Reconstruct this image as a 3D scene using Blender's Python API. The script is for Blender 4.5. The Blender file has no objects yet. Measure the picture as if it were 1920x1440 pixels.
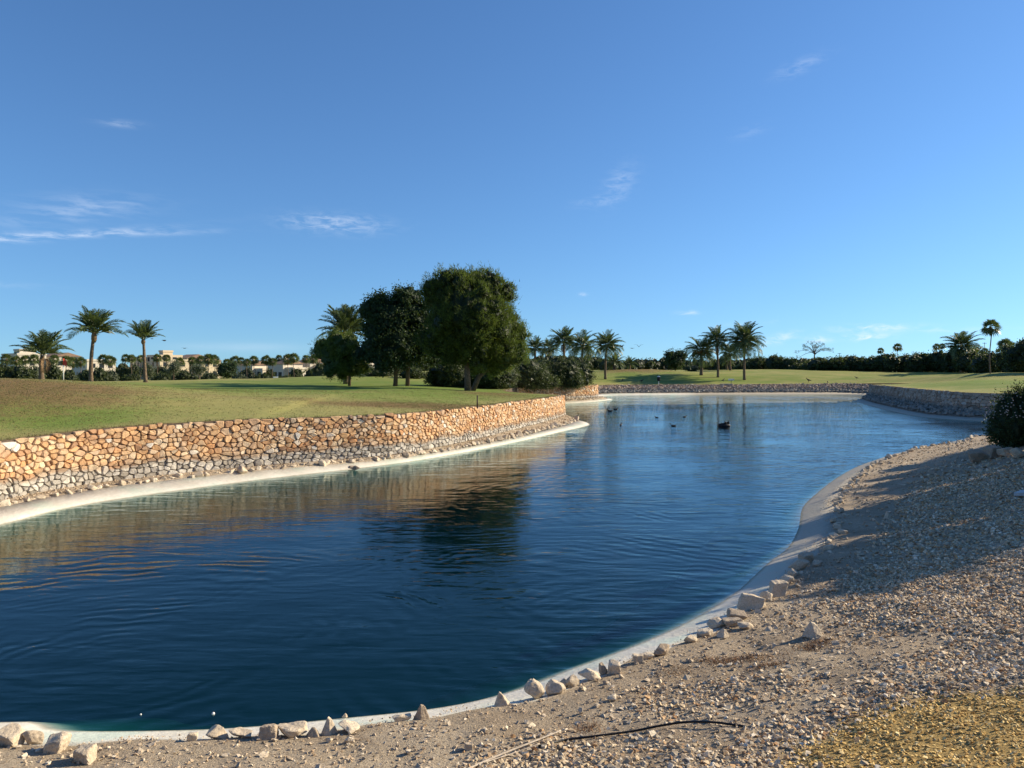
import bpy, math, numpy as np
from mathutils import Vector, geometry
R = math.radians
C = bpy.context.scene.collection
rng = np.random.default_rng(7)

# ------------------------------------------------------------------ camera, sky, sun
EYE, HOR, FP = 4.0, 690.0, 1442.0
cam_d = bpy.data.cameras.new('camera'); cam = bpy.data.objects.new('camera', cam_d); C.objects.link(cam)
cam.location = (0, 0, EYE); cam.rotation_euler = (R(90), 0, 0)
cam_d.sensor_width = 36; cam_d.lens = FP / 1920 * 36; cam_d.shift_y = -(720 - HOR) / 1920
cam_d.clip_start = 0.1; cam_d.clip_end = 9000
bpy.context.scene.camera = cam

SUN_EL, SUN_AZ = R(26), R(73)             # azimuth measured from +Y towards +X
sun_dir = Vector((math.sin(SUN_AZ) * math.cos(SUN_EL), math.cos(SUN_AZ) * math.cos(SUN_EL), math.sin(SUN_EL)))
sl = bpy.data.lights.new('sun', 'SUN'); so = bpy.data.objects.new('sun', sl); C.objects.link(so)
sl.energy = 5.0; sl.angle = R(0.53); sl.color = (1.0, 0.85, 0.62)
so.rotation_euler = sun_dir.to_track_quat('Z', 'Y').to_euler()
sc = bpy.context.scene
sc.view_settings.view_transform = 'Standard'; sc.view_settings.look = 'None'
sc.view_settings.exposure = 0.74; sc.view_settings.gamma = 1.0; sc.view_settings.use_curve_mapping = False
sc.render.engine = 'CYCLES'
sc.cycles.max_bounces = 8; sc.cycles.transparent_max_bounces = 16

def nd(nt, t, **kw):
    n = nt.nodes.new(t)
    for k, v in kw.items():
        if k[0] == '_': setattr(n, k[1:], v)
        else: n.inputs[int(k[1:]) if k[0] == 'i' and k[1:].isdigit() else k.replace('__', ' ')].default_value = v
    return n
def mth(nt, op, a, b=None, c=None, clamp=False):
    n = nt.nodes.new('ShaderNodeMath'); n.operation = op; n.use_clamp = clamp
    for i, v in enumerate((a, b, c)):
        if v is None: continue
        if isinstance(v, (int, float)): n.inputs[i].default_value = v
        else: nt.links.new(v, n.inputs[i])
    return n.outputs[0]
def mixc(nt, f, a, b, mode='MIX'):
    n = nt.nodes.new('ShaderNodeMix'); n.data_type = 'RGBA'; n.blend_type = mode
    for i, v in ((0, f), (6, a), (7, b)):
        if isinstance(v, (int, float)): n.inputs[i].default_value = v
        elif isinstance(v, tuple): n.inputs[i].default_value = (*v[:3], 1)
        else: nt.links.new(v, n.inputs[i])
    return n.outputs[2]
def noise(nt, vec, scale, detail=3, rough=.5, dist=0):
    n = nd(nt, 'ShaderNodeTexNoise', Scale=scale, Detail=detail, Roughness=rough, Distortion=dist)
    if vec is not None: nt.links.new(vec, n.inputs['Vector'])
    return n.outputs['Fac']
def ramp(nt, f, stops, interp='LINEAR'):
    n = nt.nodes.new('ShaderNodeValToRGB'); cr = n.color_ramp; cr.interpolation = interp
    while len(cr.elements) < len(stops): cr.elements.new(0.5)
    for e, (p, c) in zip(cr.elements, stops):
        e.position = p; e.color = (*c, 1) if isinstance(c, tuple) else (c, c, c, 1)
    nt.links.new(f, n.inputs[0]); return n.outputs[0]
def sstep(nt, v, a, b):
    n = nt.nodes.new('ShaderNodeMapRange'); n.interpolation_type = 'SMOOTHSTEP'
    nt.links.new(v, n.inputs[0]); n.inputs[1].default_value = a; n.inputs[2].default_value = b
    return n.outputs[0]
def mapping(nt, vec, scale=(1, 1, 1), rot=(0, 0, 0), loc=(0, 0, 0)):
    n = nt.nodes.new('ShaderNodeMapping'); nt.links.new(vec, n.inputs[0])
    n.inputs['Scale'].default_value = scale; n.inputs['Rotation'].default_value = rot; n.inputs['Location'].default_value = loc
    return n.outputs[0]

w = bpy.data.worlds.new('World'); sc.world = w; w.use_nodes = True
nt = w.node_tree; nt.nodes.clear()
sky = nd(nt, 'ShaderNodeTexSky', _sky_type='NISHITA'); sky.sun_disc = False
sky.sun_elevation = SUN_EL; sky.sun_rotation = SUN_AZ
sky.altitude = 0; sky.air_density = 1.0; sky.dust_density = 0.25; sky.ozone_density = 3.2
tc = nd(nt, 'ShaderNodeTexCoord'); g = tc.outputs['Generated']
sx = nd(nt, 'ShaderNodeSeparateXYZ'); nt.links.new(g, sx.inputs[0])
az = mth(nt, 'ARCTAN2', sx.outputs[0], sx.outputs[1]); el = mth(nt, 'ARCSINE', sx.outputs[2])
cb = nd(nt, 'ShaderNodeCombineXYZ'); nt.links.new(az, cb.inputs[0]); nt.links.new(el, cb.inputs[1])
streak = noise(nt, mapping(nt, cb.outputs[0], (14, 75, 1), (0, 0, R(-8))), 1.6, 6, .62, .4)
streak2 = noise(nt, mapping(nt, cb.outputs[0], (30, 90, 1), (0, 0, R(12)), (3, 2, 0)), 1.5, 5, .65, .6)
# wispy clouds: azimuth, elevation, half width, half height, slope, strength (radians)
CL = [(-.56, .143, .11, .0042, .16, .95, 0), (-.43, .158, .06, .003, .10, .5, 0), (-.62, .132, .05, .006, .2, .6, 0), (-.50, .183, .060, .012, .10, .30, 0), (-.545, .165, .05, .008, .22, .22, 0),
      (-.225, .181, .052, .010, -.02, .62, 1), (-.47, .276, .022, .0035, .05, .35, 0), (.138, .232, .020, .018, .55, .30, 1),
      (.358, .352, .026, .007, .25, .28, 1), (.11, .212, .03, .006, .1, .14, 1), (.30, .285, .02, .006, .2, .12, 1),
      (-.34, .0255, .070, .0055, 0, .30, 2), (-.60, .090, .05, .003, 0, .20, 0), (.44, .047, .040, .0040, .01, 1.0, 1),
      (.432, .0365, .022, .0040, .02, 1.3, 1), (.335, .036, .018, .0055, .25, .9, 1), (.38, .034, .014, .0045, 0, .9, 1),
      (.225, .070, .012, .0028, 0, .8, 1), (.092, .095, .006, .002, 0, .7, 1), (.52, .043, .05, .003, 0, .35, 1), (.30,.055,.03,.003,.05,.25,1)]
tot = None
for a0, e0, sa, se, sl_, st, kind in CL:
    da = mth(nt, 'SUBTRACT', az, a0); de = mth(nt, 'SUBTRACT', mth(nt, 'SUBTRACT', el, e0), mth(nt, 'MULTIPLY', da, sl_))
    q = mth(nt, 'ADD', mth(nt, 'POWER', mth(nt, 'ABSOLUTE', mth(nt, 'DIVIDE', da, sa)), 2), mth(nt, 'POWER', mth(nt, 'ABSOLUTE', mth(nt, 'DIVIDE', de, se)), 2))
    m = mth(nt, 'EXPONENT', mth(nt, 'MULTIPLY', q, -1.0))
    s = sstep(nt, streak2 if kind == 1 else streak, .36, .68)
    if kind == 2: s = mth(nt, 'ADD', mth(nt, 'MULTIPLY', s, .3), .6)
    m = mth(nt, 'MULTIPLY', mth(nt, 'MULTIPLY', m, s), st)
    tot = m if tot is None else mth(nt, 'ADD', tot, m)
tot = mth(nt, 'MINIMUM', mth(nt, 'MULTIPLY', tot, .60), .8)
zz_ = mth(nt, 'ADD', mth(nt, 'MULTIPLY', mth(nt, 'MAXIMUM', sx.outputs[2], 0), .93), .055)
cv = nd(nt, 'ShaderNodeCombineXYZ'); nt.links.new(sx.outputs[0], cv.inputs[0]); nt.links.new(sx.outputs[1], cv.inputs[1]); nt.links.new(zz_, cv.inputs[2])
nv = nd(nt, 'ShaderNodeVectorMath', _operation='NORMALIZE'); nt.links.new(cv.outputs[0], nv.inputs[0]); nt.links.new(nv.outputs[0], sky.inputs[0])
skyg = mixc(nt, 1.0, sky.outputs[0], (.84, 1.19, 1.52), 'MULTIPLY')
skyc = mixc(nt, tot, skyg, (9.5, 10.3, 11.6))
bg = nd(nt, 'ShaderNodeBackground', Strength=0.062); nt.links.new(skyc, bg.inputs[0])
wo = nd(nt, 'ShaderNodeOutputWorld'); nt.links.new(bg.outputs[0], wo.inputs[0])

# ------------------------------------------------------------------ generic builders
def link(o, parent=None):
    C.objects.link(o)
    if parent is not None: o.parent = parent
    return o
def mesh_np(name, V, Fs, m, smooth=False, attrs=None, parent=None, loc=None, only_mesh=False):
    """V (n,3); Fs list of (k,n) int arrays."""
    me = bpy.data.meshes.new(name)
    V = np.asarray(V, dtype=np.float32); me.vertices.add(len(V)); me.vertices.foreach_set('co', V.ravel())
    Fs = [np.asarray(f, dtype=np.int32) for f in Fs if len(f)]
    nl = sum(f.size for f in Fs); nf = sum(len(f) for f in Fs)
    me.loops.add(nl); me.polygons.add(nf)
    me.loops.foreach_set('vertex_index', np.concatenate([f.ravel() for f in Fs]))
    tot = np.concatenate([np.full(len(f), f.shape[1], dtype=np.int32) for f in Fs])
    st = np.concatenate([[0], np.cumsum(tot)[:-1]]).astype(np.int32)
    me.polygons.foreach_set('loop_start', st)
    me.polygons.foreach_set('use_smooth', np.full(nf, smooth))
    me.update(calc_edges=True); me.validate()
    for k, a in (attrs or {}).items():
        a = np.asarray(a, dtype=np.float32)
        at = me.attributes.new(k, 'FLOAT', 'POINT'); at.data.foreach_set('value', a)
    for mm in (m if isinstance(m, (list, tuple)) else [m]): me.materials.append(mm)
    if only_mesh: return me
    o = bpy.data.objects.new(name, me); link(o, parent)
    if loc is not None: o.location = loc
    return o
def inst(name, me, parent=None, loc=(0, 0, 0), rot=(0, 0, 0), sc_=(1, 1, 1)):
    o = bpy.data.objects.new(name, me); link(o, parent); o.location = loc; o.rotation_euler = rot
    o.scale = (sc_,) * 3 if isinstance(sc_, (int, float)) else sc_
    return o
def empty(name, loc, rz=0):
    o = bpy.data.objects.new(name, None); link(o); o.location = loc; o.rotation_euler = (0, 0, rz); o.empty_display_size = .2
    return o
def tag(o, label=None, cat=None, group=None, kind=None):
    if label: o['label'] = label
    if cat: o['category'] = cat
    if group: o['group'] = group
    if kind: o['kind'] = kind
    return o
class MB:
    def __init__(s): s.V = []; s.F = {}; s.A = []; s.n = 0
    def add(s, V, Fs, tint=.5):
        V = np.asarray(V, dtype=float)
        for f in Fs:
            f = np.asarray(f)
            if f.ndim == 1: f = f[None]
            s.F.setdefault(f.shape[1], []).append(f + s.n)
        s.V.append(V); s.A.append(np.full(len(V), tint) if np.isscalar(tint) else np.asarray(tint)); s.n += len(V)
        return s
    def box(s, lo, hi, tint=.5, rz=0, pivot=(0, 0)):
        x0, y0, z0 = lo; x1, y1, z1 = hi
        V = np.array([(x, y, z) for z in (z0, z1) for x, y in ((x0, y0), (x1, y0), (x1, y1), (x0, y1))], dtype=float)
        if rz:
            c, q = math.cos(rz), math.sin(rz); d = V[:, :2] - pivot
            V[:, 0] = pivot[0] + c * d[:, 0] - q * d[:, 1]; V[:, 1] = pivot[1] + q * d[:, 0] + c * d[:, 1]
        return s.add(V, [[(3, 2, 1, 0), (4, 5, 6, 7), (0, 1, 5, 4), (1, 2, 6, 5), (2, 3, 7, 6), (3, 0, 4, 7)]], tint)
    def tube(s, P, rad, k=8, tint=.5, cap=True, squash=None):
        P = np.asarray(P, dtype=float); n = len(P); rad = np.broadcast_to(rad, (n,))
        T = np.gradient(P, axis=0); T /= np.linalg.norm(T, axis=1)[:, None] + 1e-9
        ref = np.array([0, 0, 1.]) if abs(T[0][2]) < .9 else np.array([1., 0, 0])
        V = []
        for i in range(n):
            a = np.cross(T[i], ref); a /= np.linalg.norm(a) + 1e-9; b = np.cross(a, T[i])
            sq = 1 if squash is None else squash[i]
            for j in range(k):
                t = 2 * math.pi * j / k
                V.append(P[i] + rad[i] * (math.cos(t) * a + math.sin(t) * b * sq))
        Fq = [(i * k + j, i * k + (j + 1) % k, (i + 1) * k + (j + 1) % k, (i + 1) * k + j) for i in range(n - 1) for j in range(k)]
        Fs = [Fq]
        if cap: Fs += [[tuple(range(k))[::-1]], [tuple(range((n - 1) * k, n * k))]]
        return s.add(V, Fs, tint)
    def build(s, name, m, parent=None, smooth=False, loc=None, only_mesh=False):
        return mesh_np(name, np.concatenate(s.V), [np.concatenate(v) for v in s.F.values()], m, smooth, {'tint': np.concatenate(s.A)}, parent, loc, only_mesh)

# pixel of the photograph (1920x1440) -> world on height z, or at distance D
def P(px, py, z=0.0):
    D = (EYE - z) * FP / (py - HOR); return np.array([(px - 960) / FP * D, D])
def AT(px, D): return ((px - 960) / FP * D, D)
def ZAT(py, D): return EYE - (py - HOR) / FP * D

# ------------------------------------------------------------------ shoreline ring
def catmull(pts, step):
    pts = np.asarray(pts, dtype=float); out = []
    Q = np.vstack([2 * pts[0] - pts[1], pts, 2 * pts[-1] - pts[-2]])
    for i in range(1, len(Q) - 2):
        p0, p1, p2, p3 = Q[i - 1], Q[i], Q[i + 1], Q[i + 2]
        n = max(1, int(np.ceil(np.linalg.norm((p2 - p1)[:2]) / step(p1))))
        for t in np.arange(n) / n:
            out.append(.5 * (2 * p1 + (p2 - p0) * t + (2 * p0 - 5 * p1 + 4 * p2 - p3) * t * t + (3 * p1 - p0 - 3 * p2 + p3) * t ** 3))
    out.append(Q[-2]); return np.array(out)
# far side: control rows (water x, water y, liner top x, y, z, wall foot x, y, z, wall top z) ; wall 0 = no wall
def row(w, e, zb, zt, lw=.45, lz=.2):
    w = np.array(w, dtype=float); e = np.array(e, dtype=float); l = w + (e - w) * lw
    return [*w, *l, lz, *e, zb, zt]
S1 = [row((-21, -13), (-24, -14), .25, 1.8), row((-19.5, -4), (-21.8, -4), .25, 1.8), row((-16.8, 5), (-18.7, 4.6), .25, 1.85),
      row((-14.2, 12.5), (-15.8, 12.4), .25, 1.88),
      row(P(0, 985), P(0, 829, 1.9), .25, 1.90, .55, .24),
      row(P(120, 955), P(125, 813, 1.95), .26, 1.95, .5, .24),
      row(P(240, 934), P(232, 802, 2.0), .26, 2.0, .5, .24),
      row(P(480, 901), P(440, 789, 2.03), .27, 2.03, .48, .22),
      row(P(660, 880), P(620, 783, 2.0), .29, 2.0, .45, .2),
      row(P(800, 861), P(750, 777, 2.0), .32, 2.0, .45, .2),
      row(P(960, 831), P(860, 767, 2.0), .38, 2.0, .45, .2),
      row(P(1060, 808), P(960, 755, 2.0), .45, 2.0, .45, .2),
      row(P(1100, 799), (2.45, 51.5), .52, 2.0, .5, .2)]
tip1 = row((5.55, 54.9), (3.85, 57.2), .56, 1.95, .45, .2)
S2 = [row((5.2, 57.8), (3.0, 59.5), .5, 1.95), row((3.2, 62), (1.0, 62.5), .5, 1.95), row((1.5, 70), (-.6, 70.5), .5, 1.9),
      row((2.3, 79), (.4, 80.5), .5, 1.9), row((4.6, 84.3), (3.2, 86.0), .5, 1.9),
      row((8.0, 88.3), (6.6, 89.4), .5, 1.9, .5), row((11.3, 93.8), (9.6, 92.3), .5, 1.9, .5)]
tip2 = row((12.9, 98.3), (10.5, 94.4), .5, 1.9, .4)
S3 = [row((12.0, 101), (9.2, 97), .5, 1.9), row((11.0, 105), (8, 107), .8, .9), row((14.2, 110.5), (14.0, 115.6), 1.3, 1.38, .25, .3), row((22, 112.5), (21.6, 118), 1.32, 1.4, .25, .3),
      row((32, 114), (31.5, 119.2), 1.34, 1.42, .25, .3), row((43, 115.2), (43, 120.5), 1.38, 1.46, .25, .3), row((51, 114.5), (54, 119), 1.5, 1.58, .25, .3),
      row((52.5, 108), (57, 108.5), .6, 1.8), row((47, 99), (50.5, 101), .5, 1.85)]
tip3 = row((41.6, 93.6), (45.6, 98.2), .5, 1.85, .5)
S4 = [row((39.2, 86), (43.8, 91), .5, 1.9, .3), row((36.3, 76), (40.3, 78.5), .5, 1.95, .3), row((33.9, 66), (37.5, 68), .5, 2.0, .25),
      row((33.6, 60.6), (36.6, 62.9), .5, 2.0, .3), row((36.4, 57.2), (37.9, 59.6), .4, 2.0, .45), row((45, 54.2), (45.6, 56.2), .4, 2.0, .45), row((70, 58), (70, 60), .4, 2.0, .45), row((88, 62), (92, 66), .5, 2.0, .3)]
def stp(p):
    d = math.hypot(p[0], p[1]); return .3 if d < 32 else (.45 if d < 60 else 1.0)
A1 = catmull(S1 + [tip1], stp); A2 = catmull([tip1] + S2 + [tip2], stp); A3 = catmull([tip2] + S3 + [tip3], stp); A4 = catmull([tip3] + S4, stp)
FAR = np.vstack([A1, A2[1:], A3[1:], A4[1:]])
# near side, water line, left -> right
nw = [(-21, -13), (-15.5, -6), (-12.8, 1), (-11, 5.2), (-8.6, 7.9), tuple(P(0, 1354)), tuple(P(120, 1370)), tuple(P(400, 1367)), tuple(P(640, 1347)), tuple(P(830, 1326)), tuple(P(960, 1296)),
      tuple(P(1080, 1251)), tuple(P(1200, 1207)), tuple(P(1300, 1161)), tuple(P(1380, 1110)), tuple(P(1440, 1056)), tuple(P(1478, 1026)), tuple(P(1497, 990)), tuple(P(1505, 952)), tuple(P(1528, 928)), tuple(P(1562, 901)),
      tuple(P(1603, 877)), tuple(P(1640, 863)), tuple(P(1690, 848)), tuple(P(1765, 837)), tuple(P(1850, 823)), (45, 47.5), (70, 51), (88, 62)]
NW = catmull(nw, lambda p: .25 if math.hypot(*p) < 32 else .8)
tn = np.gradient(NW, axis=0); tn /= np.linalg.norm(tn, axis=1)[:, None]
NN = np.stack([tn[:, 1], -tn[:, 0]], 1)            # towards the land (right of travel)
for _ in range(12): NN[1:-1] = (NN[:-2] + NN[1:-1] * 2 + NN[2:]) / 4; NN /= np.linalg.norm(NN, axis=1)[:, None]
NE = NW + NN * (.86 + .05 * np.sin(np.arange(len(NW)) * .55) + .04 * np.sin(np.arange(len(NW)) * 1.37 + 1))[:, None]
NEZ = .28
def dist_poly(X, Y, L, vals=None):
    """distance to polyline L, parameter value (interpolated) at the nearest point"""
    X = np.atleast_1d(np.asarray(X, float)); Y = np.atleast_1d(np.asarray(Y, float))
    best = np.full(X.shape, 1e18); bv = None if vals is None else np.zeros(X.shape)
    for i in range(len(L) - 1):
        a = L[i]; d = L[i + 1] - a; dd = d @ d + 1e-12
        t = np.clip(((X - a[0]) * d[0] + (Y - a[1]) * d[1]) / dd, 0, 1)
        q = (X - a[0] - t * d[0]) ** 2 + (Y - a[1] - t * d[1]) ** 2
        m = q < best; best = np.where(m, q, best)
        if vals is not None: bv = np.where(m, vals[i] + (vals[i + 1] - vals[i]) * t, bv)
    return (np.sqrt(best), bv) if vals is not None else np.sqrt(best)
def inpoly(X, Y, L):
    X = np.asarray(X, float); Y = np.asarray(Y, float); ins = np.zeros(X.shape, bool)
    j = len(L) - 1
    for i in range(len(L)):
        xi, yi = L[i]; xj, yj = L[j]
        if yi != yj:
            ins ^= ((yi > Y) != (yj > Y)) & (X < (xj - xi) * (Y - yi) / (yj - yi) + xi)
        j = i
    return ins
def sm(x): x = np.clip(x, 0, 1); return x * x * (3 - 2 * x)
def gau(X, Y, x, y, rx, ry=None): return np.exp(-((X - x) / rx) ** 2 - ((Y - y) / (ry or rx)) ** 2)
_pp = [(rng.uniform(0, 6.28), rng.uniform(0, 6.28), rng.uniform(0, 6.28)) for _ in range(40)]
def wob(X, Y, wl, seed=0, n=6):
    """cheap smooth noise: sum of sines, about -1..1"""
    r = 0
    for k in range(n):
        a, b, c = _pp[(seed * 7 + k) % 40]; f = 2 * math.pi / wl * (0.6 + .8 * (b / 6.28))
        r = r + np.sin(X * f * math.cos(a) + Y * f * math.sin(a) + c)
    return r / n * 1.4
def near_h(X, Y, d=None):
    if d is None: d = dist_poly(X, Y, NE)
    z = NEZ + np.interp(d, [0, .4, 1.3, 3, 5, 7.6, 11, 20, 3000], [0, .06, .17, .58, 1.12, 2.05, 2.4, 2.6, 2.9])
    a = sm(d / 1.0)
    return z + a * (.035 * wob(X, Y, 1.6, 1) + .02 * wob(X, Y, .7, 2) + .06 * wob(X, Y, 5, 3) * sm(d / 4))
FE = FAR[:, 5:7]; FZ = FAR[:, 8]
def far_base(X, Y):
    D = np.hypot(X, Y); u = X / np.maximum(Y, 1)
    left = 1 - sm((u + .22) / .12)
    z = 2.45 + left * (.5 - 2.45) * sm((D - 92) / 80) + (1 - left) * .75 * sm((D - 122) / 35)
    z = z + 1.05 * gau(X, Y, -25, 36, 8, 11) + .62 * gau(X, Y, -19, 92, 9, 7) - .22 * gau(X, Y, -14, 70, 14, 12) + .3 * gau(X, Y, -31, 100, 12, 7)
    z = z + .9 * gau(X, Y, 22, 138, 11, 7) + .5 * gau(X, Y, 48, 150, 16, 9) - .5 * gau(X, Y, 60, 128, 12, 8)
    z = z + .9 * gau(X, Y, 66, 106, 14, 10) + .5 * gau(X, Y, 95, 110, 14, 16) + .3 * gau(X, Y, -72, 110, 20)
    z = z + .9 * gau(X, Y, -55, 135, 14, 8) * 1.0
    return z + .06 * wob(X, Y, 13, 4)
def far_h(X, Y, dz=None):
    d, ze = dz if dz is not None else dist_poly(X, Y, FE, FZ)
    k = sm(d / np.where(X < -10, 8, 11))
    return ze + (far_base(X, Y) - ze) * k + .02 * sm(d / .5) * wob(X, Y, 2.5, 5) + .03
LAKE = np.vstack([FE, NE[::-1]])
def is_near(X, Y):
    # near bank: outside the lake and on the near side of the closing points
    dn = dist_poly(X, Y, NE); df = dist_poly(X, Y, FE); return dn < df
def land(x, y):
    x = np.atleast_1d(x).astype(float); y = np.atleast_1d(y).astype(float)
    dn = dist_poly(x, y, NE); df, ze = dist_poly(x, y, FE, FZ)
    return np.where(dn < df, near_h(x, y, dn), far_h(x, y, (df, ze)))
def H(x, y): return float(land(x, y)[0])
def G(px, py, lo=3.0, hi=60.0):
    """first hit of the view ray through a pixel with the near bank"""
    D = np.exp(np.linspace(math.log(lo), math.log(hi), 400)); x = (px - 960) / FP * D; z = EYE - (py - HOR) / FP * D
    h = near_h(x, D); inl = inpoly(x, D, LAKE); h = np.where(inl, NEZ - .30 * dist_poly(x, D, NE), h)
    i = int(np.argmax(z <= h)); return np.array([x[i], D[i], max(h[i], 0)])
# ------------------------------------------------------------------ materials
def newmat(name):
    m = bpy.data.materials.new(name); m.use_nodes = True; nt = m.node_tree; nt.nodes.clear()
    out = nd(nt, 'ShaderNodeOutputMaterial'); b = nd(nt, 'ShaderNodeBsdfPrincipled'); nt.links.new(b.outputs[0], out.inputs[0])
    b.inputs['Specular IOR Level'].default_value = .25
    return m, nt, b, out
def setc(nt, b, c):
    if isinstance(c, tuple): b.inputs['Base Color'].default_value = (*c, 1)
    else: nt.links.new(c, b.inputs['Base Color'])
def bump(nt, b, h, dist, strength=1.0):
    n = nd(nt, 'ShaderNodeBump', Strength=strength, Distance=dist); nt.links.new(h, n.inputs['Height']); nt.links.new(n.outputs[0], b.inputs['Normal']); return n
def pos(nt): return nd(nt, 'ShaderNodeNewGeometry').outputs['Position']
def objc(nt): return nd(nt, 'ShaderNodeTexCoord').outputs['Object']
def attr(nt, n): return nd(nt, 'ShaderNodeAttribute', _attribute_name=n).outputs['Fac']
M = {}
def simple(name, col, rough=.7, var=.25, scale=8, bmp=.01, bscale=30, metal=0):
    m, nt, b, out = newmat(name); p = objc(nt)
    n = noise(nt, p, scale, 4, .6)
    lo = tuple(c * (1 - var) for c in col); hi = tuple(min(1, c * (1 + var)) for c in col)
    setc(nt, b, mixc(nt, sstep(nt, n, .3, .7), lo, hi)); b.inputs['Roughness'].default_value = rough; b.inputs['Metallic'].default_value = metal
    if bmp: bump(nt, b, noise(nt, p, bscale, 4, .6), bmp)
    M[name] = m; return m
def rocky(name, stops, rough=.85, spot=(.12, .10, .08), bscale=18, bmp=.02, stain=None):
    """stone: palette picked by the tint attribute, mottled; stain = grey palette below a height"""
    m, nt, b, out = newmat(name); t = attr(nt, 'tint'); p = pos(nt)
    c = ramp(nt, t, stops)
    if stain:
        c2 = ramp(nt, t, stain['stops']); z = nd(nt, 'ShaderNodeSeparateXYZ'); nt.links.new(p, z.inputs[0])
        zz = mth(nt, 'ADD', z.outputs[2], mth(nt, 'MULTIPLY', mth(nt, 'SUBTRACT', noise(nt, p, .8, 3), .5), .45))
        zz = mth(nt, 'ADD', zz, mth(nt, 'MULTIPLY', mth(nt, 'SUBTRACT', t, .5), .12))
        c = mixc(nt, sstep(nt, zz, stain['z'] - .07, stain['z'] + .07), c2, c)
        edge = mth(nt, 'SUBTRACT', 1, mth(nt, 'MULTIPLY', mth(nt, 'ABSOLUTE', mth(nt, 'SUBTRACT', zz, stain['z'] + .06)), 6), clamp=True)
        c = mixc(nt, mth(nt, 'MULTIPLY', edge, .5), c, (.15, .12, .10))
    n1 = noise(nt, p, 6, 5, .65); n2 = noise(nt, p, 45, 4, .7)
    c = mixc(nt, mth(nt, 'MULTIPLY', sstep(nt, n1, .45, .75), .35), c, spot)
    c = mixc(nt, mth(nt, 'MULTIPLY', sstep(nt, n2, .35, .75), .35), c, (1, 1, 1), 'SOFT_LIGHT')
    c = mixc(nt, mth(nt, 'MULTIPLY', sstep(nt, n2, .55, .3), .3), c, spot)
    setc(nt, b, c); b.inputs['Roughness'].default_value = rough; b.inputs['Specular IOR Level'].default_value = .2
    h = mth(nt, 'ADD', noise(nt, p, bscale, 6, .7), mth(nt, 'MULTIPLY', noise(nt, p, bscale * .3, 2), 1.5))
    bump(nt, b, h, bmp); M[name] = m; return m
OR = [(0, (.36, .20, .11)), (.14, (.50, .29, .14)), (.28, (.60, .39, .21)), (.42, (.54, .27, .12)), (.55, (.62, .42, .24)), (.68, (.43, .27, .16)), (.8, (.56, .40, .26)), (.94, (.64, .48, .31)), (1, (.66, .61, .53))]
GR = [(0, (.25, .22, .18)), (.3, (.42, .38, .32)), (.5, (.33, .30, .26)), (.75, (.50, .46, .39)), (1, (.58, .54, .47))]
rocky('wall_stone', OR, stain=dict(stops=GR, z=.72))
rocky('wall_stone_dark', [(0, (.26, .19, .14)), (.3, (.36, .27, .20)), (.6, (.42, .32, .24)), (1, (.46, .41, .35))], stain=dict(stops=[(0, (.17, .16, .14)), (1, (.32, .30, .26))], z=.9))  # darker copy of the wall stone, the right wall's shade mixed into its colours
rocky('rock', [(0, (.32, .25, .18)), (.35, (.48, .39, .28)), (.7, (.58, .48, .35)), (1, (.68, .59, .45))], bscale=22, bmp=.018)
rocky('gravel_stone', [(0, (.32, .18, .09)), (.15, (.52, .33, .17)), (.3, (.40, .31, .20)), (.5, (.62, .48, .31)), (.7, (.36, .31, .23)), (.85, (.68, .55, .38)), (1, (.84, .73, .56))], bscale=60, bmp=.004)
rocky('ochre_stone', [(0, (.34, .20, .06)), (.4, (.64, .42, .14)), (.75, (.76, .53, .20)), (1, (.82, .64, .32))], bscale=60, bmp=.003)
rocky('clod', [(0, (.30, .21, .13)), (.5, (.48, .37, .25)), (1, (.62, .50, .36))], bscale=60, bmp=.004)
simple('wall_core', (.10, .075, .055), .95, .3, 10, .03)
simple('trunk_bark', (.13, .09, .062), .9, .35, 10, .04, 14)
simple('palm_bark', (.15, .108, .072), .9, .4, 6, .06, 9)
simple('dead_frond', (.20, .13, .07), .9, .4, 8, 0)
simple('fruit_stalk', (.45, .18, .04), .8, .3, 8, 0)
simple('black_plastic', (.012, .012, .013), .45, .2, 20, .002)
simple('dark_metal', (.05, .03, .022), .6, .3, 20, .002)
simple('white_paint', (.75, .74, .70), .6, .08, 5, .002)
simple('cream_render', (.56, .47, .33), .9, .06, 3, .01)
simple('white_render', (.60, .54, .44), .9, .05, 3, .01)
simple('roof_tile', (.26, .175, .125), .9, .25, 5, .03)
simple('window_dark', (.025, .03, .035), .2, .2, 3, 0)
simple('dark_timber', (.06, .045, .035), .8, .2, 5, .01)
simple('flag_red', (.55, .08, .05), .8, .1, 5, 0)
simple('cane', (.42, .36, .29), .8, .25, 30, .002)
simple('bird_dark', (.02, .018, .018), .6, .3, 30, 0)
simple('bird_white', (.6, .58, .55), .7, .1, 30, 0)
simple('beak', (.5, .4, .25), .5, .1, 30, 0)
simple('dry_weed', (.20, .105, .05), .9, .4, 20, 0)
simple('straw', (.42, .34, .2), .9, .3, 20, 0)
simple('slab_pale', (.62, .62, .60), .8, .1, 9, .003)
simple('petal', (.70, .62, .60), .8, .1, 9, 0)

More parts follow.
